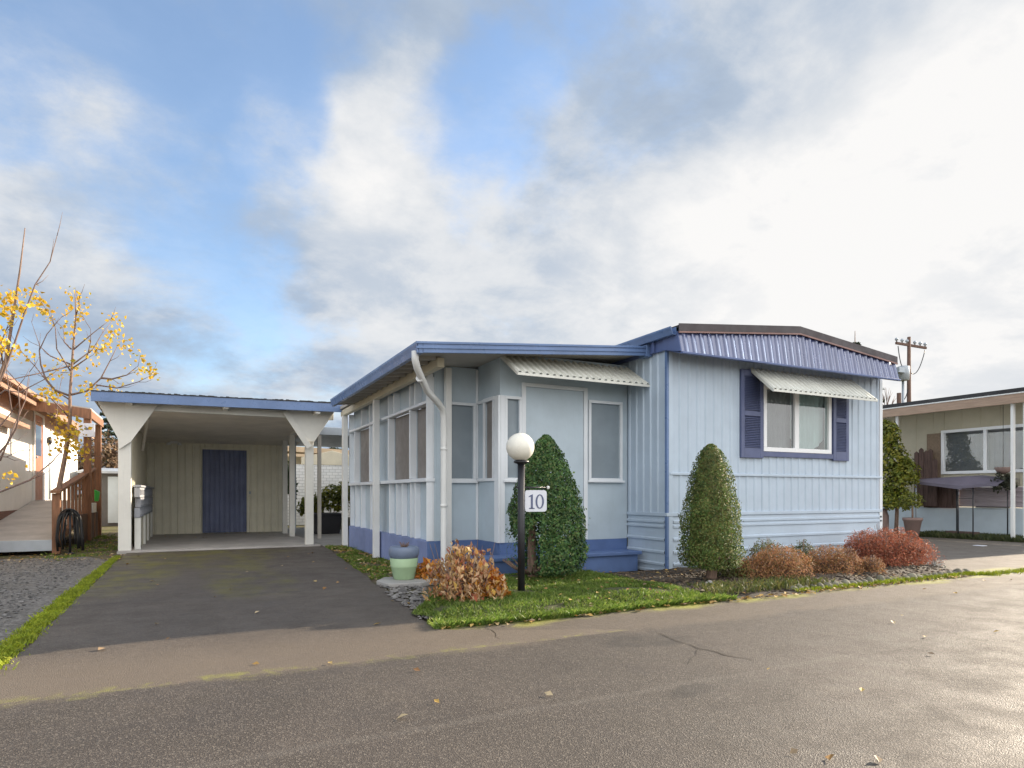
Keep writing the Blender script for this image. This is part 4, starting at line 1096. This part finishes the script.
tag(stone(-.42, -1.22, .085, 31).build('smooth_stone', M_conc, None, .01), 'smooth grey stone at the left foot of the lone clipped conifer', 'stone')
def pl_tuft():
    x = rnd.uniform(.2, 3.7) if rnd.random() < .75 else rnd.uniform(3.6, 7.5)
    return x, -1.80 + rnd.gauss(0, .05) - (.13 if x > 3.6 else 0), 0
blades('edging_moss', L_moss, 7000, pl_tuft, .015, .05, .006, 1.1)
def pl_bedg():
    x = rnd.uniform(-.9, .9); y = rnd.uniform(-1.8, -1.3); return x, y, .03
blades('bed_tufts', L_heg, 1600, pl_bedg, .03, .09, .006, 1.1)

# ---------------------------------------------------------------- left neighbour
lh = thing('neighbour_house', 'white house with brown eaves and a brown door behind the bare sapling', 'house', (-9, 14, 0))
LX = -9.0
wl = MB(); wl.box(LX - 4, 5.0, .55, LX, 19.4, 3.25); wl.build('wall', M_lhouse, lh)
bx('skirting', wood('brown_skirting', (.20, .10, .07), .8, .2, (1, 1, 10)), lh, LX - 4, 5.0, 0, LX + .012, 19.4, .70)
le = MB(); le.prism([(-8.58, 4.6, 3.05), (LX - .02, 4.6, 3.20), (-11, 4.6, 3.95), (-11, 4.6, 4.03), (-8.55, 4.6, 3.12)], (0, 15.3, 0)); le.build('roof', M_brown, lh)
bx('eave_fascia', M_brown, lh, -8.60, 4.58, 2.95, -8.56, 19.9, 3.14)
bx('frieze_board', wood('pinkish_frieze', (.44, .29, .22), .7, .15, (10, 1, 10)), lh, LX, 5.0, 2.80, LX + .025, 19.4, 3.18)
bx('gutter', M_brown, lh, -8.56, 4.55, 3.06, -8.46, 12.3, 3.15)
dof = MB(); dof.box(LX, 12.38, .88, LX + .05, 12.48, 3.06); dof.box(LX, 13.42, .88, LX + .05, 13.60, 3.06); dof.box(LX, 12.48, 3.0, LX + .05, 13.42, 3.06)
do = dof.build('door', M_white, lh, .004)
bx('door_leaf', M_door, do, LX + .003, 12.48, .9, LX + .03, 13.42, 3.0)
bx('door_glass', M_glass, do, LX + .0305, 12.6, 2.0, LX + .036, 13.3, 2.85)
MB().tube([(LX + .03, 12.6, 1.95), (LX + .08, 12.6, 1.95)], .03, 10).build('handle', M_galv, do)
bx('corner_trim', M_trimw, lh, LX, 14.6, .7, LX + .03, 14.75, 2.8)
bx('window_awning', M_brown, lh, LX + .01, 7.6, 2.42, LX + .38, 10.1, 2.50)
cl_ = MB(); cl_.tube([(LX + .06, 14.15, .9), (LX + .06, 14.15, 2.5)], .025, 8); cl_.build('conduit', M_galv, lh)
wl_ = MB(); wl_.lathe([(.03, 0), (.06, .05), (.06, .16), (.03, .2)], (LX + .1, 13.9, 2.35), 12); wl_.build('wall_lamp', M_black, lh)
# the entry roof on posts belongs to that house
prf = MB(); prf.prism([(LX, 10.4, 3.10), (-7.58, 10.4, 2.92), (-7.58, 12.6, 2.92), (LX, 12.6, 3.10)], (0, 0, .05)); prf.build('entry_roof', M_soffit, lh)
MB().prism([(LX, 10.38, 2.90), (-7.56, 10.38, 2.72), (-7.56, 10.38, 2.94), (LX, 10.38, 3.12)], (0, .05, 0)).build('entry_beam', M_redwood, lh, .004)
MB().box(-7.62, 10.43, 2.74, -7.56, 12.6, 2.915).build('entry_beam', M_redwood, lh, .004)
for y in (10.44, 12.25): MB().box(-7.72, y, 0, -7.58, y + .13, 2.78).build('entry_post', M_redwood, lh, .005)
# ramp
rp = thing('wooden_ramp', 'grey board ramp rising to the brown door, with a red-brown handrail', 'ramp', (-8.3, 9, 0))
rd_ = MB(); rd_.prism([(LX + .02, 7.05, .19), (-7.78, 7.05, .19), (-7.78, 12.4, .84), (LX + .02, 12.4, .84)], (0, 0, .05))
rd_.box(LX + .02, 12.41, .80, -7.78, 13.7, .89); rd_.build('deck', M_rampw, rp, .004)
MB().box(LX - 1.5, 6.99, .06, -7.74, 7.04, .25).build('ramp_edge', M_galv, rp, .004)
MB().box(LX - 1.5, 7.05, .17, LX + .015, 8.6, .235).build('lower_deck', M_rampw, rp, .004)
MB().beam((-7.75, 7.05, .16), (-7.75, 12.4, .78), .04, .16).build('stringer', M_redwood, rp, .004)
RXX = -7.69
for y, zt in ((6.98, 1.06), (11.55, 1.62)): MB().box(RXX - .06, y, 0, RXX + .06, y + .11, zt).build('rail_post', M_redwood, rp, .005)
MB().beam((RXX, 6.90, 1.085), (RXX, 11.75, 1.66), .14, .045).build('handrail', M_redwood, rp, .004)
y = 7.45
while y < 11.5:
    k = (y - 6.9) / 4.85; MB().box(RXX - .035, y, .22 + .5 * k, RXX + .01, y + .04, 1.06 + .57 * k).build('baluster', M_redwood, rp, .003); y += .46
bx('lattice_board', M_oldwood, rp, RXX + .02, 9.6, .0, RXX + .05, 12.2, .62)
bx('white_box', M_trimw, rp, RXX - .02, 10.9, .62, RXX + .1, 11.5, .84)
# hummingbird plaque hanging on the entry post
pq = thing('hanging_plaque', 'square white plaque with a small dark bird, fixed to the entry post', 'sign', (-7.60, 10.40, 2.4))
MB().box(-7.80, 10.33, 2.32, -7.49, 10.36, 2.62).build('board', M_sign, pq, .006)
b = MB(); yb = 10.327
b.face([(-7.70, yb, 2.49), (-7.65, yb, 2.465), (-7.60, yb, 2.475), (-7.57, yb, 2.50), (-7.615, yb, 2.51)])
b.face([(-7.65, yb - .002, 2.495), (-7.61, yb - .002, 2.50), (-7.69, yb - .002, 2.56)]); b.face([(-7.57, yb, 2.50), (-7.585, yb, 2.487), (-7.53, yb, 2.515)])
b.build('bird_mark', M_ink, pq)
# coil of hose hanging on the foot of the rail
hs = thing('garden_hose', 'black hose looped over a hook stand at the foot of the ramp rail', 'hose', (-7.45, 6.85, 0))
for k in range(9):
    o_ = k * .026; pts = []
    for i in range(19):
        t_ = math.pi * i / 18; wv = (.17, .10, .15, .06, .18, .12, .16, .08, .14)[k]
        pts.append((-7.47 + wv * math.cos(t_), 6.80 + o_ * .5 + .02 * math.sin(3 * t_ + k), .55 + .24 * math.sin(t_) - .012 * k))
    lo = .06 + .035 * (k % 4)
    pts = [(pts[0][0] + .02, pts[0][1], lo), (pts[0][0] + .015, pts[0][1], .3)] + pts + [(pts[-1][0] - .02, pts[-1][1], .3), (pts[-1][0] + .01 * (k % 3), pts[-1][1], lo)]
    if k < 8: MB().tube(pts, .014, 7).build('hose_loop', M_rubber, hs)
MB().tube([(-7.47, 6.88, 0), (-7.47, 6.88, .80)], .018, 8).build('stand', M_black, hs)
MB().lathe([(.07, 0), (.07, .02), (.02, .03)], (-7.47, 6.88, .0), 14).build('stand_foot', M_black, hs)
tag(MB().prism([(-7.58, 11.0, .88), (-7.5, 11.0, .88), (-7.47, 11.0, 1.1), (-7.58, 11.0, 1.16)], (0, .12, 0)).build('watering_can', M_green, None, .02), 'bright green plastic jug on the ramp ledge by the posts', 'jug')

# saplings with the last yellow leaves
def sapling(name, label, loc, trunk, branches, clusters, y, tr, cr_n=12):
    t_ = thing(name, label, 'tree', loc)
    b = MB()
    pts = [at(px, py, y) for px, py in trunk]; n = len(pts)
    b.tube(pts, [tr * (1 - i / (n - 1)) + .006 for i in range(n)], 8); b.build('trunk', M_bark, t_)
    b = MB()
    for i, br in enumerate(branches):
        P_ = [at(px, py, y) for px, py in br]; k = len(P_); dep = 0 if i in (0, 2, 3) else rnd.uniform(-.9, .9)
        P_ = [p + Vector((dep * .45 * j / k, dep * j / k, 0)) * (0 if j == 0 else 1) for j, p in enumerate(P_)]
        r0 = .02 if i < 3 else .014
        b.tube(P_, [r0 * (1 - .75 * j / (k - 1)) for j in range(k)], 6)
        for j in range(1, k):
            if rnd.random() < .8:
                a = P_[j]; d_ = (P_[j] - P_[j - 1]).normalized() + rvec() * .6
                b.tube([a, a + d_ * .12, a + d_ * .22 + Vector((0, 0, .05))], [.005, .004, .002], 5)
    b.build('branch', M_twig, t_)
    b = MB()
    for (px, py, k) in clusters:
        c = at(px, py, y + rnd.uniform(-.3, .3))
        for i in range(int(k * 1.6)):
            p = c + Vector((rnd.gauss(0, .085), rnd.gauss(0, .09), rnd.gauss(0, .075)))
            leaf(b, p, rvec() + Vector((.3, -.6, .2)), rnd.uniform(.045, .10), .75, .3)
    b.build('leaves', L_yel, t_)
    return t_
trunk = [(57, 551), (57, 520), (59, 488), (66, 452), (70, 420), (70, 395), (73, 350), (76, 315), (75, 292)]
branches = [[(70, 395), (87, 391), (101, 378), (110, 361), (117, 347)], [(70, 396), (55, 390), (46, 378), (42, 365), (41, 351), (49, 335), (64, 318)],
            [(101, 378), (112, 379), (127, 375), (138, 366)], [(96, 385), (117, 388), (138, 382), (150, 376)], [(73, 368), (94, 361), (105, 347), (112, 338)],
            [(72, 365), (86, 347), (89, 328), (94, 311)], [(73, 350), (94, 335), (115, 321)], [(71, 349), (59, 340), (54, 330), (47, 321)],
            [(70, 364), (47, 355), (33, 344), (21, 318)], [(70, 366), (48, 374), (24, 382), (0, 388)], [(70, 418), (58, 400), (40, 395), (20, 365), (10, 340)], [(71, 372), (60, 350), (62, 330), (58, 315)],
            [(66, 440), (72, 452), (84, 455)], [(76, 315), (82, 306), (84, 300)], [(67, 440), (50, 425), (44, 400), (40, 380)], [(70, 400), (50, 388), (30, 365), (14, 350), (2, 335)]]
clusters = [(35, 299, 14), (42, 308, 14), (49, 315, 12), (38, 294, 8), (73, 293, 8), (78, 300, 8), (75, 308, 8), (68, 315, 8), (81, 316, 12), (72, 322, 5), (82, 300, 5), (118, 320, 10), (111, 335, 16), (115, 340, 8), (97, 349, 10), (105, 350, 10), (122, 344, 9),
            (132, 347, 8), (138, 357, 9), (152, 372, 14), (150, 366, 8), (138, 372, 8), (96, 363, 7), (77, 371, 10), (75, 337, 6), (60, 373, 7), (47, 393, 18), (52, 396, 8), (88, 392, 10), (83, 387, 8), (91, 397, 6), (110, 384, 8), (118, 391, 6), (52, 376, 8), (25, 353, 8), (68, 331, 6),
            (60, 424, 14), (62, 434, 18), (65, 442, 16), (78, 430, 14), (80, 447, 16), (72, 440, 12), (62, 450, 12), (84, 455, 10), (75, 424, 10), (58, 415, 10), (70, 455, 8), (143, 364, 6), (60, 362, 5)]
sapling('sapling', 'leaning sapling with sparse yellow leaves beside the ramp rail', at(57, 552, 7.25), trunk, branches, clusters, 7.25, .048)
trunk2 = [(-40, 585), (-38, 520), (-34, 470), (-24, 430), (-14, 405), (-6, 392), (6, 360), (14, 310), (20, 270), (25, 228)]
br2 = [[(-6, 392), (4, 372), (14, 345), (24, 315), (35, 285), (50, 262), (57, 236)], [(-34, 470), (0, 461), (22, 447), (40, 430), (50, 414), (56, 395)], [(-34, 470), (0, 492), (30, 480), (52, 462), (62, 450)],
       [(-24, 430), (-4, 380), (8, 330)], [(-14, 405), (4, 390), (18, 392), (40, 380), (58, 372)], [(-34, 478), (-5, 456), (20, 458), (40, 452)], [(-34, 465), (6, 432), (30, 415), (36, 395), (41, 360)], [(4, 372), (0, 345), (6, 330), (12, 322)], [(0, 461), (12, 425), (20, 400), (22, 370)]]
cl2 = [(3, 300, 16), (9, 303, 16), (13, 308, 16), (6, 313, 14), (11, 297, 10), (5, 345, 14), (2, 338, 9), (0, 350, 10), (8, 478, 8), (24, 353, 5), (14, 318, 8), (-10, 350, 14), (-14, 330, 12)]
sapling('sapling', 'half seen bare sapling at the left edge with two tall straight shoots', at(-40, 585, 4.6), trunk2, br2, cl2, 4.6, .05)

# ---------------------------------------------------------------- far things on the left and between the houses
def tree_blob(name, label, loc, trunk_h, tr, parts, mat, n, size, cat='tree', lump=.35, group=None):
    t_ = thing(name, label, cat, loc, group)
    x, y, z = loc
    b = MB(); b.tube([(x, y, -.02), (x + .05, y, trunk_h * .5), (x, y, trunk_h)], [tr, tr * .8, tr * .4], 8)
    for (dx, dy, dz, rx, ry, rz) in parts: b.tube([(x, y, trunk_h * .6), (x + dx * .6, y + dy * .6, dz * .85), (x + dx, y + dy, dz + rz * .3)], [tr * .5, tr * .3, tr * .08], 6)
    b.build('trunk', M_bark, t_)
    b = MB()
    for (dx, dy, dz, rx, ry, rz) in parts: blob_leaves(b, (x + dx, y + dy, dz), rx, ry, rz, n, size, .6, lump, 2.6, .6, .3, dx * 3 + x)
    b.build('crown', mat, t_)
    return t_
tree_blob('hedge_tree', 'twiggy brown autumn tree behind the white shed door', (-9.4, 30, 0), 1.8, .12, [(0, 0, 2.3, 1.5, 1.2, 1.5), (-1.4, .5, 2.0, 1.2, 1, 1.4), (1.0, .4, 2.2, 1.1, 1, 1.4)], L_hedge, 3500, .12)
def fir(name, label, loc, h, r_, mat, n, size):
    t_ = thing(name, label, 'tree', loc); x, y, _ = loc
    MB().tube([(x, y, 0), (x, y, h * .5), (x, y, h)], [h * .018, h * .012, .02], 8).build('trunk', M_bark, t_)
    b = MB(); k = 0
    while k < n:
        lay = int(rnd.random() ** .8 * 14); f_ = lay / 14 ; a = rnd.random() * 6.283; whorl = math.floor(a / (6.283 / 7)) * 6.283 / 7 + lay * 1.3
        a = whorl + rnd.gauss(0, .12); q = rnd.random() ** .7; rr = r_ * (1 - f_) * q * (1 + .3 * mnoise.noise(Vector((lay * 2.2, whorl, 0))))
        p = Vector((x + rr * math.cos(a), y + rr * math.sin(a), h * (.18 + .80 * f_) - rr * .22 + rnd.gauss(0, .05) * h * .06))
        leaf(b, p, rvec() + Vector((0, 0, .6)), size * rnd.uniform(.6, 1.4), .45, .2); k += 1
    b.build('crown', mat, t_)
fir('fir_tree', 'dark fir showing between the ramp posts and the carport roof', (-10.6, 45, 0), 7.6, 2.6, L_dkfir, 5000, .30)
fir('fir_tree', 'single fir tip standing above the mobile home roof', at(855, 400, 26) * 1 - Vector((0, 0, at(855, 400, 26).z)), at(855, 331, 26).z, 4.8, L_dkfir, 6000, .34)
fir('fir_tree', 'dark conifer peeping over the tan roof behind the breezeway', (1.6, 30, 0), 4.4, 1.6, L_dkfir, 3000, .25)
sd = thing('garden_shed', 'low shed with a pale door, seen beside the ramp', 'shed', (-8, 18, 0))
MB().box(-8.6, 18.1, 0, -7.2, 20, 1.75).build('wall', paint('shed_grey', (.11, .11, .11), .8, .1), sd)
bx('door', paint('pale_blue_door', (.50, .58, .64), .6, .06), sd, -8.0, 18.05, .1, -7.70, 18.09, 1.62)
MB().prism([(-8.8, 17.8, 1.72), (-7.0, 17.8, 1.72), (-7.0, 20.2, 1.9), (-8.8, 20.2, 1.9)], (0, 0, .07)).build('roof', M_galv, sd)
bx('post', M_galv, sd, -7.66, 17.9, 0, -7.58, 18.0, 1.72)
bp = thing('planter_bin', 'black plastic planter bin on the path behind the breezeway post', 'planter', (-2.4, 10.6, 0))
MB().prism([(-2.72, 10.3, .02), (-2.12, 10.3, .02), (-2.06, 10.3, .52), (-2.78, 10.3, .52)], (0, .5, 0)).build('bin', M_black, bp, .02)
MB().box(-2.8, 10.27, .50, -2.04, 10.83, .55).build('rim', M_black, bp, .01)
MB().box(-2.73, 10.34, .551, -2.11, 10.76, .56).build('soil', M_soil, bp)
tree_blob('courtyard_shrub', 'yellow-green leafy shrub in the gap before the white block wall', (-1.75, 13.5, 0), .5, .03, [(0, 0, .75, .55, .4, .5), (.55, .3, .95, .4, .4, .45), (-.55, .1, .6, .4, .35, .35)], L_ever, 700, .13, 'shrub')
tree_blob('courtyard_shrub', 'dark leafy shrub by the carport corner in the gap', (-3.15, 13.2, 0), .9, .03, [(0, 0, 1.3, .4, .4, .7)], leafy('dark_shrub_leaf', [(.03, .06, .02), (.05, .09, .025), (.08, .12, .03)], .5, .25), 800, .12, 'shrub')
rt = thing('retaining_border', 'low stacked stone border below the yellow-green shrub', 'border', (-1.4, 12.3, 0))
for r_ in range(3):
    for k in range(6): MB().box(-2.1 + k * .36 + (.15 if r_ % 2 else 0), 12.2, .02 + r_ * .12, -2.1 + k * .36 + .34 + (.15 if r_ % 2 else 0), 12.45, .13 + r_ * .12).build('stone', L_edge, rt, .02)
bw_ = thing('block_wall', 'white painted concrete block wall in the gap behind the breezeway', 'wall', (-1.2, 16, 0))
def block_mat():
    m, t, b_ = new_mat('white_block_masonry'); p = POS(t)
    sx = node(t, 'ShaderNodeSeparateXYZ'); t.links.new(p, sx.inputs[0]); cb_ = node(t, 'ShaderNodeCombineXYZ'); t.links.new(sx.outputs[0], cb_.inputs[0]); t.links.new(sx.outputs[2], cb_.inputs[1])
    br = node(t, 'ShaderNodeTexBrick'); br.inputs['Scale'].default_value = 2.5; br.inputs['Mortar Size'].default_value = .018
    br.inputs['Color1'].default_value = (.74, .74, .72, 1); br.inputs['Color2'].default_value = (.66, .67, .66, 1); br.inputs['Mortar'].default_value = (.42, .42, .41, 1)
    br.inputs['Brick Width'].default_value = .5; br.inputs['Row Height'].default_value = .25
    t.links.new(cb_.outputs[0], br.inputs['Vector']); t.links.new(br.outputs['Color'], b_.inputs['Base Color']); b_.inputs['Roughness'].default_value = .8
    bumpit(t, b_, br.outputs['Fac'], -.5, .01); return m
MB().box(-3.6, 16, 0, 1.5, 16.2, 2.05).build('masonry', block_mat(), bw_)
MB().prism([(-2.2, 15.98, 2.05), (-.2, 15.98, 2.05), (-.2, 15.98, 2.30), (-1.2, 15.98, 2.55), (-2.2, 15.98, 2.30)], (0, .25, 0)).build('arched_cap', M_cream, bw_, .01)
tr_ = thing('rear_house', 'cream house under a flat tan roof far behind the breezeway', 'house', (0, 24, 0))
MB().box(-4.5, 22.6, 0, 4, 27, 2.75).build('wall', M_cream, tr_)
MB().prism([(-4.6, 21.2, 2.92), (4.6, 21.2, 2.55), (4.6, 27, 3.0), (-4.6, 27, 3.0)], (0, 0, .22)).build('roof', M_tan, tr_)
bx('fascia', M_tan, tr_, -4.6, 21.15, 2.6, 4.6, 21.19, 2.72)
for x in (-1.9, .9): bx('window', M_screen, tr_, x, 22.55, 1.2, x + 1.1, 22.59, 2.3)

# ---------------------------------------------------------------- right neighbour
rn = thing('neighbour_house', 'beige house on the right with a flat overhanging roof on white posts', 'house', (12, 5, 0))
NX = 11.5; NY0 = .62; NY1 = 16
sd_ = MB()
sd_.box(NX, NY0, 1.27, NX + 5, 2.0, 3.2) if False else None
sd_.ribs((NX, NY1, 0), (NX, 3.08, 0), .72, 3.18, .42, .012, (-1, 0, 0), .08, .1); sd_.ribs((NX, 3.08, 0), (NX, NY0, 0), 2.66, 3.18, .42, .012, (-1, 0, 0), .08, .05)
sd_.ribs((NX, 3.08, 0), (NX, NY0, 0), 1.22, 1.55, .42, .012, (-1, 0, 0), .08, .05)
sd_.face([(NX, NY0, .0), (NX + 5, NY0, 0), (NX + 5, NY0, 3.18), (NX, NY0, 3.18)])
sd_.build('wall', M_beige, rn)
lap((NX, 2.65, 0), (NX, NY0, 0), (-1, 0, 0), .74, 1.215, [.86, .98, 1.10], .004).build('lap_siding', M_beige2, rn)
bx('skirting', M_skirtw, rn, NX - .03, NY0, 0, NX, NY1, .72)
bx('roof', M_tar, rn, 10.5, .45, 3.24, 17, NY1 + .5, 3.36)
bx('roof_fascia', M_fas, rn, 10.47, .43, 3.03, 10.51, NY1 + .5, 3.235)
bx('roof_fascia', M_fas, rn, 10.515, .43, 3.03, 17, .47, 3.235)
bx('roof_edge', M_white, rn, 10.455, .42, 3.236, 10.52, NY1 + .5, 3.262)
bx('soffit', M_beige, rn, 10.52, .48, 3.19, NX + .1, NY1, 3.21)
for y in (.80, 1.04): bx('porch_post', M_white, rn, 10.58, y, 0, 10.66, y + .06, 3.19)
bx('porch_post', M_white, rn, 10.58, 3.62, 0, 10.64, 3.68, 3.19)
nf = MB()
def framex(b, y0, y1, z0, z1, t_, x0, x1):
    b.box(x0, y0, z0, x1, y1, z0 + t_); b.box(x0, y0, z1 - t_, x1, y1, z1); b.box(x0, y0, z0 + t_, x1, y0 + t_, z1 - t_); b.box(x0, y1 - t_, z0 + t_, x1, y1, z1 - t_)
framex(nf, .75, 3.06, 1.55, 2.66, .07, NX - .05, NX + .03); nf.box(NX - .045, 2.02, 1.62, NX + .03, 2.09, 2.59)
nw = nf.build('window', M_vinyl, rn, .004)
ng = MB(); ng.face([(NX - .01, .8, 1.6), (NX - .01, 3.0, 1.6), (NX - .01, 3.0, 2.62), (NX - .01, .8, 2.62)]); ng.build('window_glass', M_glass, nw)
nb_ = MB(); nb_.box(NX + .12, .78, 1.56, NX + .14, 3.04, 2.64); nb_.build('blind', paint('grey_blind', (.14, .14, .15), .8, .1), nw)
bx('brown_panel', wood('brown_panel_wood', (.22, .16, .11), .8, .15), rn, NX - .03, 3.08, 1.3, NX - .012, 3.42, 2.6)
# leaning fence boards, canopy, plants
lb = thing('old_fence_boards', 'weathered dark boards leaning upright by the beige wall', 'boards', (11.3, 3.3, 0))
for k, (y, h) in enumerate(((3.52, 2.16), (3.40, 2.24), (3.28, 2.17), (3.17, 2.20), (3.06, 1.95))):
    MB().prism([(11.28, y, .74), (11.28, y + .11, .74), (11.28, y + .11, h - .05), (11.28, y + .055, h), (11.28, y, h - .05)], (.03, 0, 0)).build('board', M_oldwood, lb, .003)
pnl = thing('board_screen', 'dark reddish board screen below the canopy', 'screen', (11.4, 3.0, 0))
for k in range(7): MB().box(11.40, 2.64 + k * .118, .70, 11.43, 2.64 + k * .118 + .108, 1.30).build('board', M_oldwood, pnl, .003)
ca = thing('patio_canopy', 'low faded purple canvas canopy on thin dark legs by the right house', 'canopy', (10.8, 2.2, 0))
tp = MB(); rows = []
A = [(10.5, 3.22, 1.38), (10.5, 2.06, 1.24), (10.5, 1.30, 1.27)]; B = [(11.35, 3.22, 1.46), (11.35, 2.06, 1.50), (11.35, 1.30, 1.40)]
MIDD = [(10.85, 3.16, 1.43), (10.8, 2.06, 1.47), (10.85, 1.34, 1.36)]
for r0, r1 in ((A, MIDD), (MIDD, B)):
    for i in range(2): tp.face([r0[i], r0[i + 1], r1[i + 1], r1[i]], False)
for i in range(2):
    p, q = A[i], A[i + 1]; tp.face([(p[0], p[1], p[2] - .06), (q[0], q[1], q[2] - .09 + .05 * i), q, p])
tpo = tp.build('canvas', M_tarp, ca); so2 = tpo.modifiers.new('thick', 'SOLIDIFY'); so2.thickness = .008
for (x, y, h) in ((10.55, 2.16, 1.24), (10.55, 1.84, 1.24), (11.3, 2.6, 1.45), (11.3, 1.5, 1.4)): MB().tube([(x, y, 0), (x, y, h)], .014, 8).build('leg', M_black, ca)
MB().tube([(10.55, 3.14, 0), (10.55, 3.14, 1.40)], .02, 8).build('leg', M_galv, ca)
MB().beam((10.55, 2.16, .95), (10.55, 1.84, .95), .015, .015).build('cross_bar', M_black, ca)
for k, (z, y0, y1) in enumerate(((.74, 1.5, 2.2),)): MB().beam((11.36, y0, z), (11.36, y1, z), .03, .03).build('rail', M_black, ca)
tree_blob('laurel_shrub', 'tall yellow-green laurel filling the gap right of the mobile home', (10.0, 3.3, 0), 1.5, .05, [(.0, .0, .85, .34, .34, .4), (.0, .05, 1.25, .36, .36, .55), (.05, .1, 1.85, .36, .34, .5), (.0, .18, 2.45, .26, .26, .42), (-.15, .2, .9, .3, .3, .3), (.1, -.18, 1.5, .3, .3, .45)], L_ever, 900, .09, 'shrub')
pp = thing('potted_bush', 'clay pot with a small round green bush under the laurel', 'potted plant', (9.6, 2.66, 0))
pc = (9.62, 2.66, .0)
MB().lathe([(.10, .05), (.13, .06), (.19, .42), (.21, .43), (.21, .49), (.19, .49), (.17, .45)], pc, 22).build('pot', M_terra, pp)
MB().lathe([(.18, .45), (.0, .46)], pc, 16).build('soil', M_soil, pp)
MB().tube([(9.62, 2.66, .44), (9.62, 2.66, .8)], .02, 8).build('stem', M_bark, pp)
b = MB(); blob_leaves(b, (9.62, 2.7, .85), .27, .27, .24, 700, .06, .6, .3, 3, .5, .3, 2); b.build('foliage', L_ever, pp)
vs = thing('clay_jar', 'dull clay jar standing between the laurel and the house wall', 'jar', (10.1, 3.9, 0))
MB().lathe([(.12, 0), (.15, .1), (.15, .5), (.11, .62), (.13, .66), (.09, .66)], (9.95, 3.62, 0), 18).build('body', M_terra, vs)
MB().lathe([(.135, .655), (.135, .675), (.02, .69)], (9.95, 3.62, 0), 18).build('lid', M_terra, vs)
hb_ = thing('hanging_basket', 'dark trailing plant in a clay coloured basket hung beside the right posts', 'hanging plant', (10.9, 1.2, 1.2))
MB().lathe([(.03, 0), (.12, .05), (.17, .15), (.16, .16)], (10.95, 1.42, 1.50), 16).build('basket', M_terra, hb_)
b = MB(); blob_leaves(b, (10.95, 1.40, 1.25), .26, .24, .26, 420, .09, .7, .4, 3, .5, -.2, 3); b.build('foliage', leafy('dark_trailing', [(.015, .02, .012), (.03, .035, .018), (.05, .05, .025)], .6, .1), hb_)
MB().tube([(10.95, 1.42, 1.64), (10.95, 1.42, 3.19)], .005, 6).build('wire', M_black, hb_)
lw = MB(); lw.box(10.75, 1.9, .0, 10.95, 2.55, .16)
tag(lw.build('flower_trough', M_oldwood, None, .01), 'long dark trough at the foot of the canopy legs', 'trough')
tag(MB().box(8.55, .62, .006, 8.72, .80, .014).build('paper_scrap', M_sign, None, .002), 'small pale paper scrap on the shaded right driveway', 'litter')

# ---------------------------------------------------------------- utility pole, wires, bare tree
D = 25
pb_ = at(909, 420, D); ptop = at(909, 337, D)
up = thing('utility_pole', 'wooden utility pole with a crossarm and a grey transformer', 'utility pole', (pb_.x, D, 0))
MB().tube([(pb_.x, D, 0), (ptop.x, D, ptop.z)], [.21, .13], 12).build('pole', M_pole, up)
a = at(896, 343, D); c = at(926, 348, D); MB().beam(a, c, .14, .18).build('crossarm', M_pole, up)
for t_ in (.02, .2, .36, .62, .8, .97):
    p = a.lerp(c, t_) + Vector((0, 0, .08)); MB().lathe([(.05, 0), (.05, .12), (.12, .15), (.13, .26), (.06, .34)], p, 10).build('insulator', M_galv, up)
p = at(902, 374, D); MB().lathe([(.3, -.55), (.42, -.5), (.44, .5), (.38, .58), (.1, .62)], (p.x, D - .1, p.z), 18).build('transformer', M_galv, up)
p = at(898.5, 371, D); MB().beam((p.x - .6, D - .2, p.z), (p.x + .5, D - .2, p.z), .5, .4).build('bracket', M_galv, up)
q0 = at(903, 395, D); MB().tube([(q0.x, D, 0), (q0.x, D, q0.z + 1.4)], .09, 8).build('conduit', M_galv, up)
q1 = at(899, 393, D); MB().tube([(q1.x, D, 0), (q1.x, D, q1.z)], .16, 8).build('stub_pole', M_pole, up)
def wire(p, q, sag, parent, name='cable'):
    pts = [Vector(p).lerp(Vector(q), i / 14) - Vector((0, 0, sag * 4 * (i / 14) * (1 - i / 14))) for i in range(15)]
    MB().tube(pts, .035, 5).build(name, M_black, parent)
wire(at(925, 350, D), at(911, 373, D), .7, up); wire(at(898, 346, D), at(902, 366, D), .3, up); wire(at(909, 385, D), at(903, 400, D), .3, up)
bt = thing('bare_tree', 'faint leafless tree just right of the mobile home roof', 'tree', at(888, 420, 30) - Vector((0, 0, at(888, 420, 30).z)))
b = MB(); base = at(887, 440, 30)
b.tube([(base.x, 30, 0), (base.x, 30, base.z), at(887, 410, 30)], [.18, .12, .06], 7); b.build('trunk', M_bark, bt)
b = MB()
for tip in ((882, 392), (886, 388), (891, 390), (895, 396), (897, 404), (880, 400), (889, 396)):
    m_ = at((887 + tip[0]) / 2 + rnd.uniform(-1, 1), (412 + tip[1]) / 2 + 2, 30); b.tube([at(887, 415, 30), m_, at(*tip, 30)], [.05, .03, .012], 5)
    for k in range(3):
        e_ = at(tip[0] + rnd.uniform(-4, 4), tip[1] + rnd.uniform(-3, 5), 30); b.tube([m_, m_.lerp(e_, .5) + Vector((0, 0, .1)), e_], [.025, .018, .008], 4)
b.build('branch', M_twig, bt)
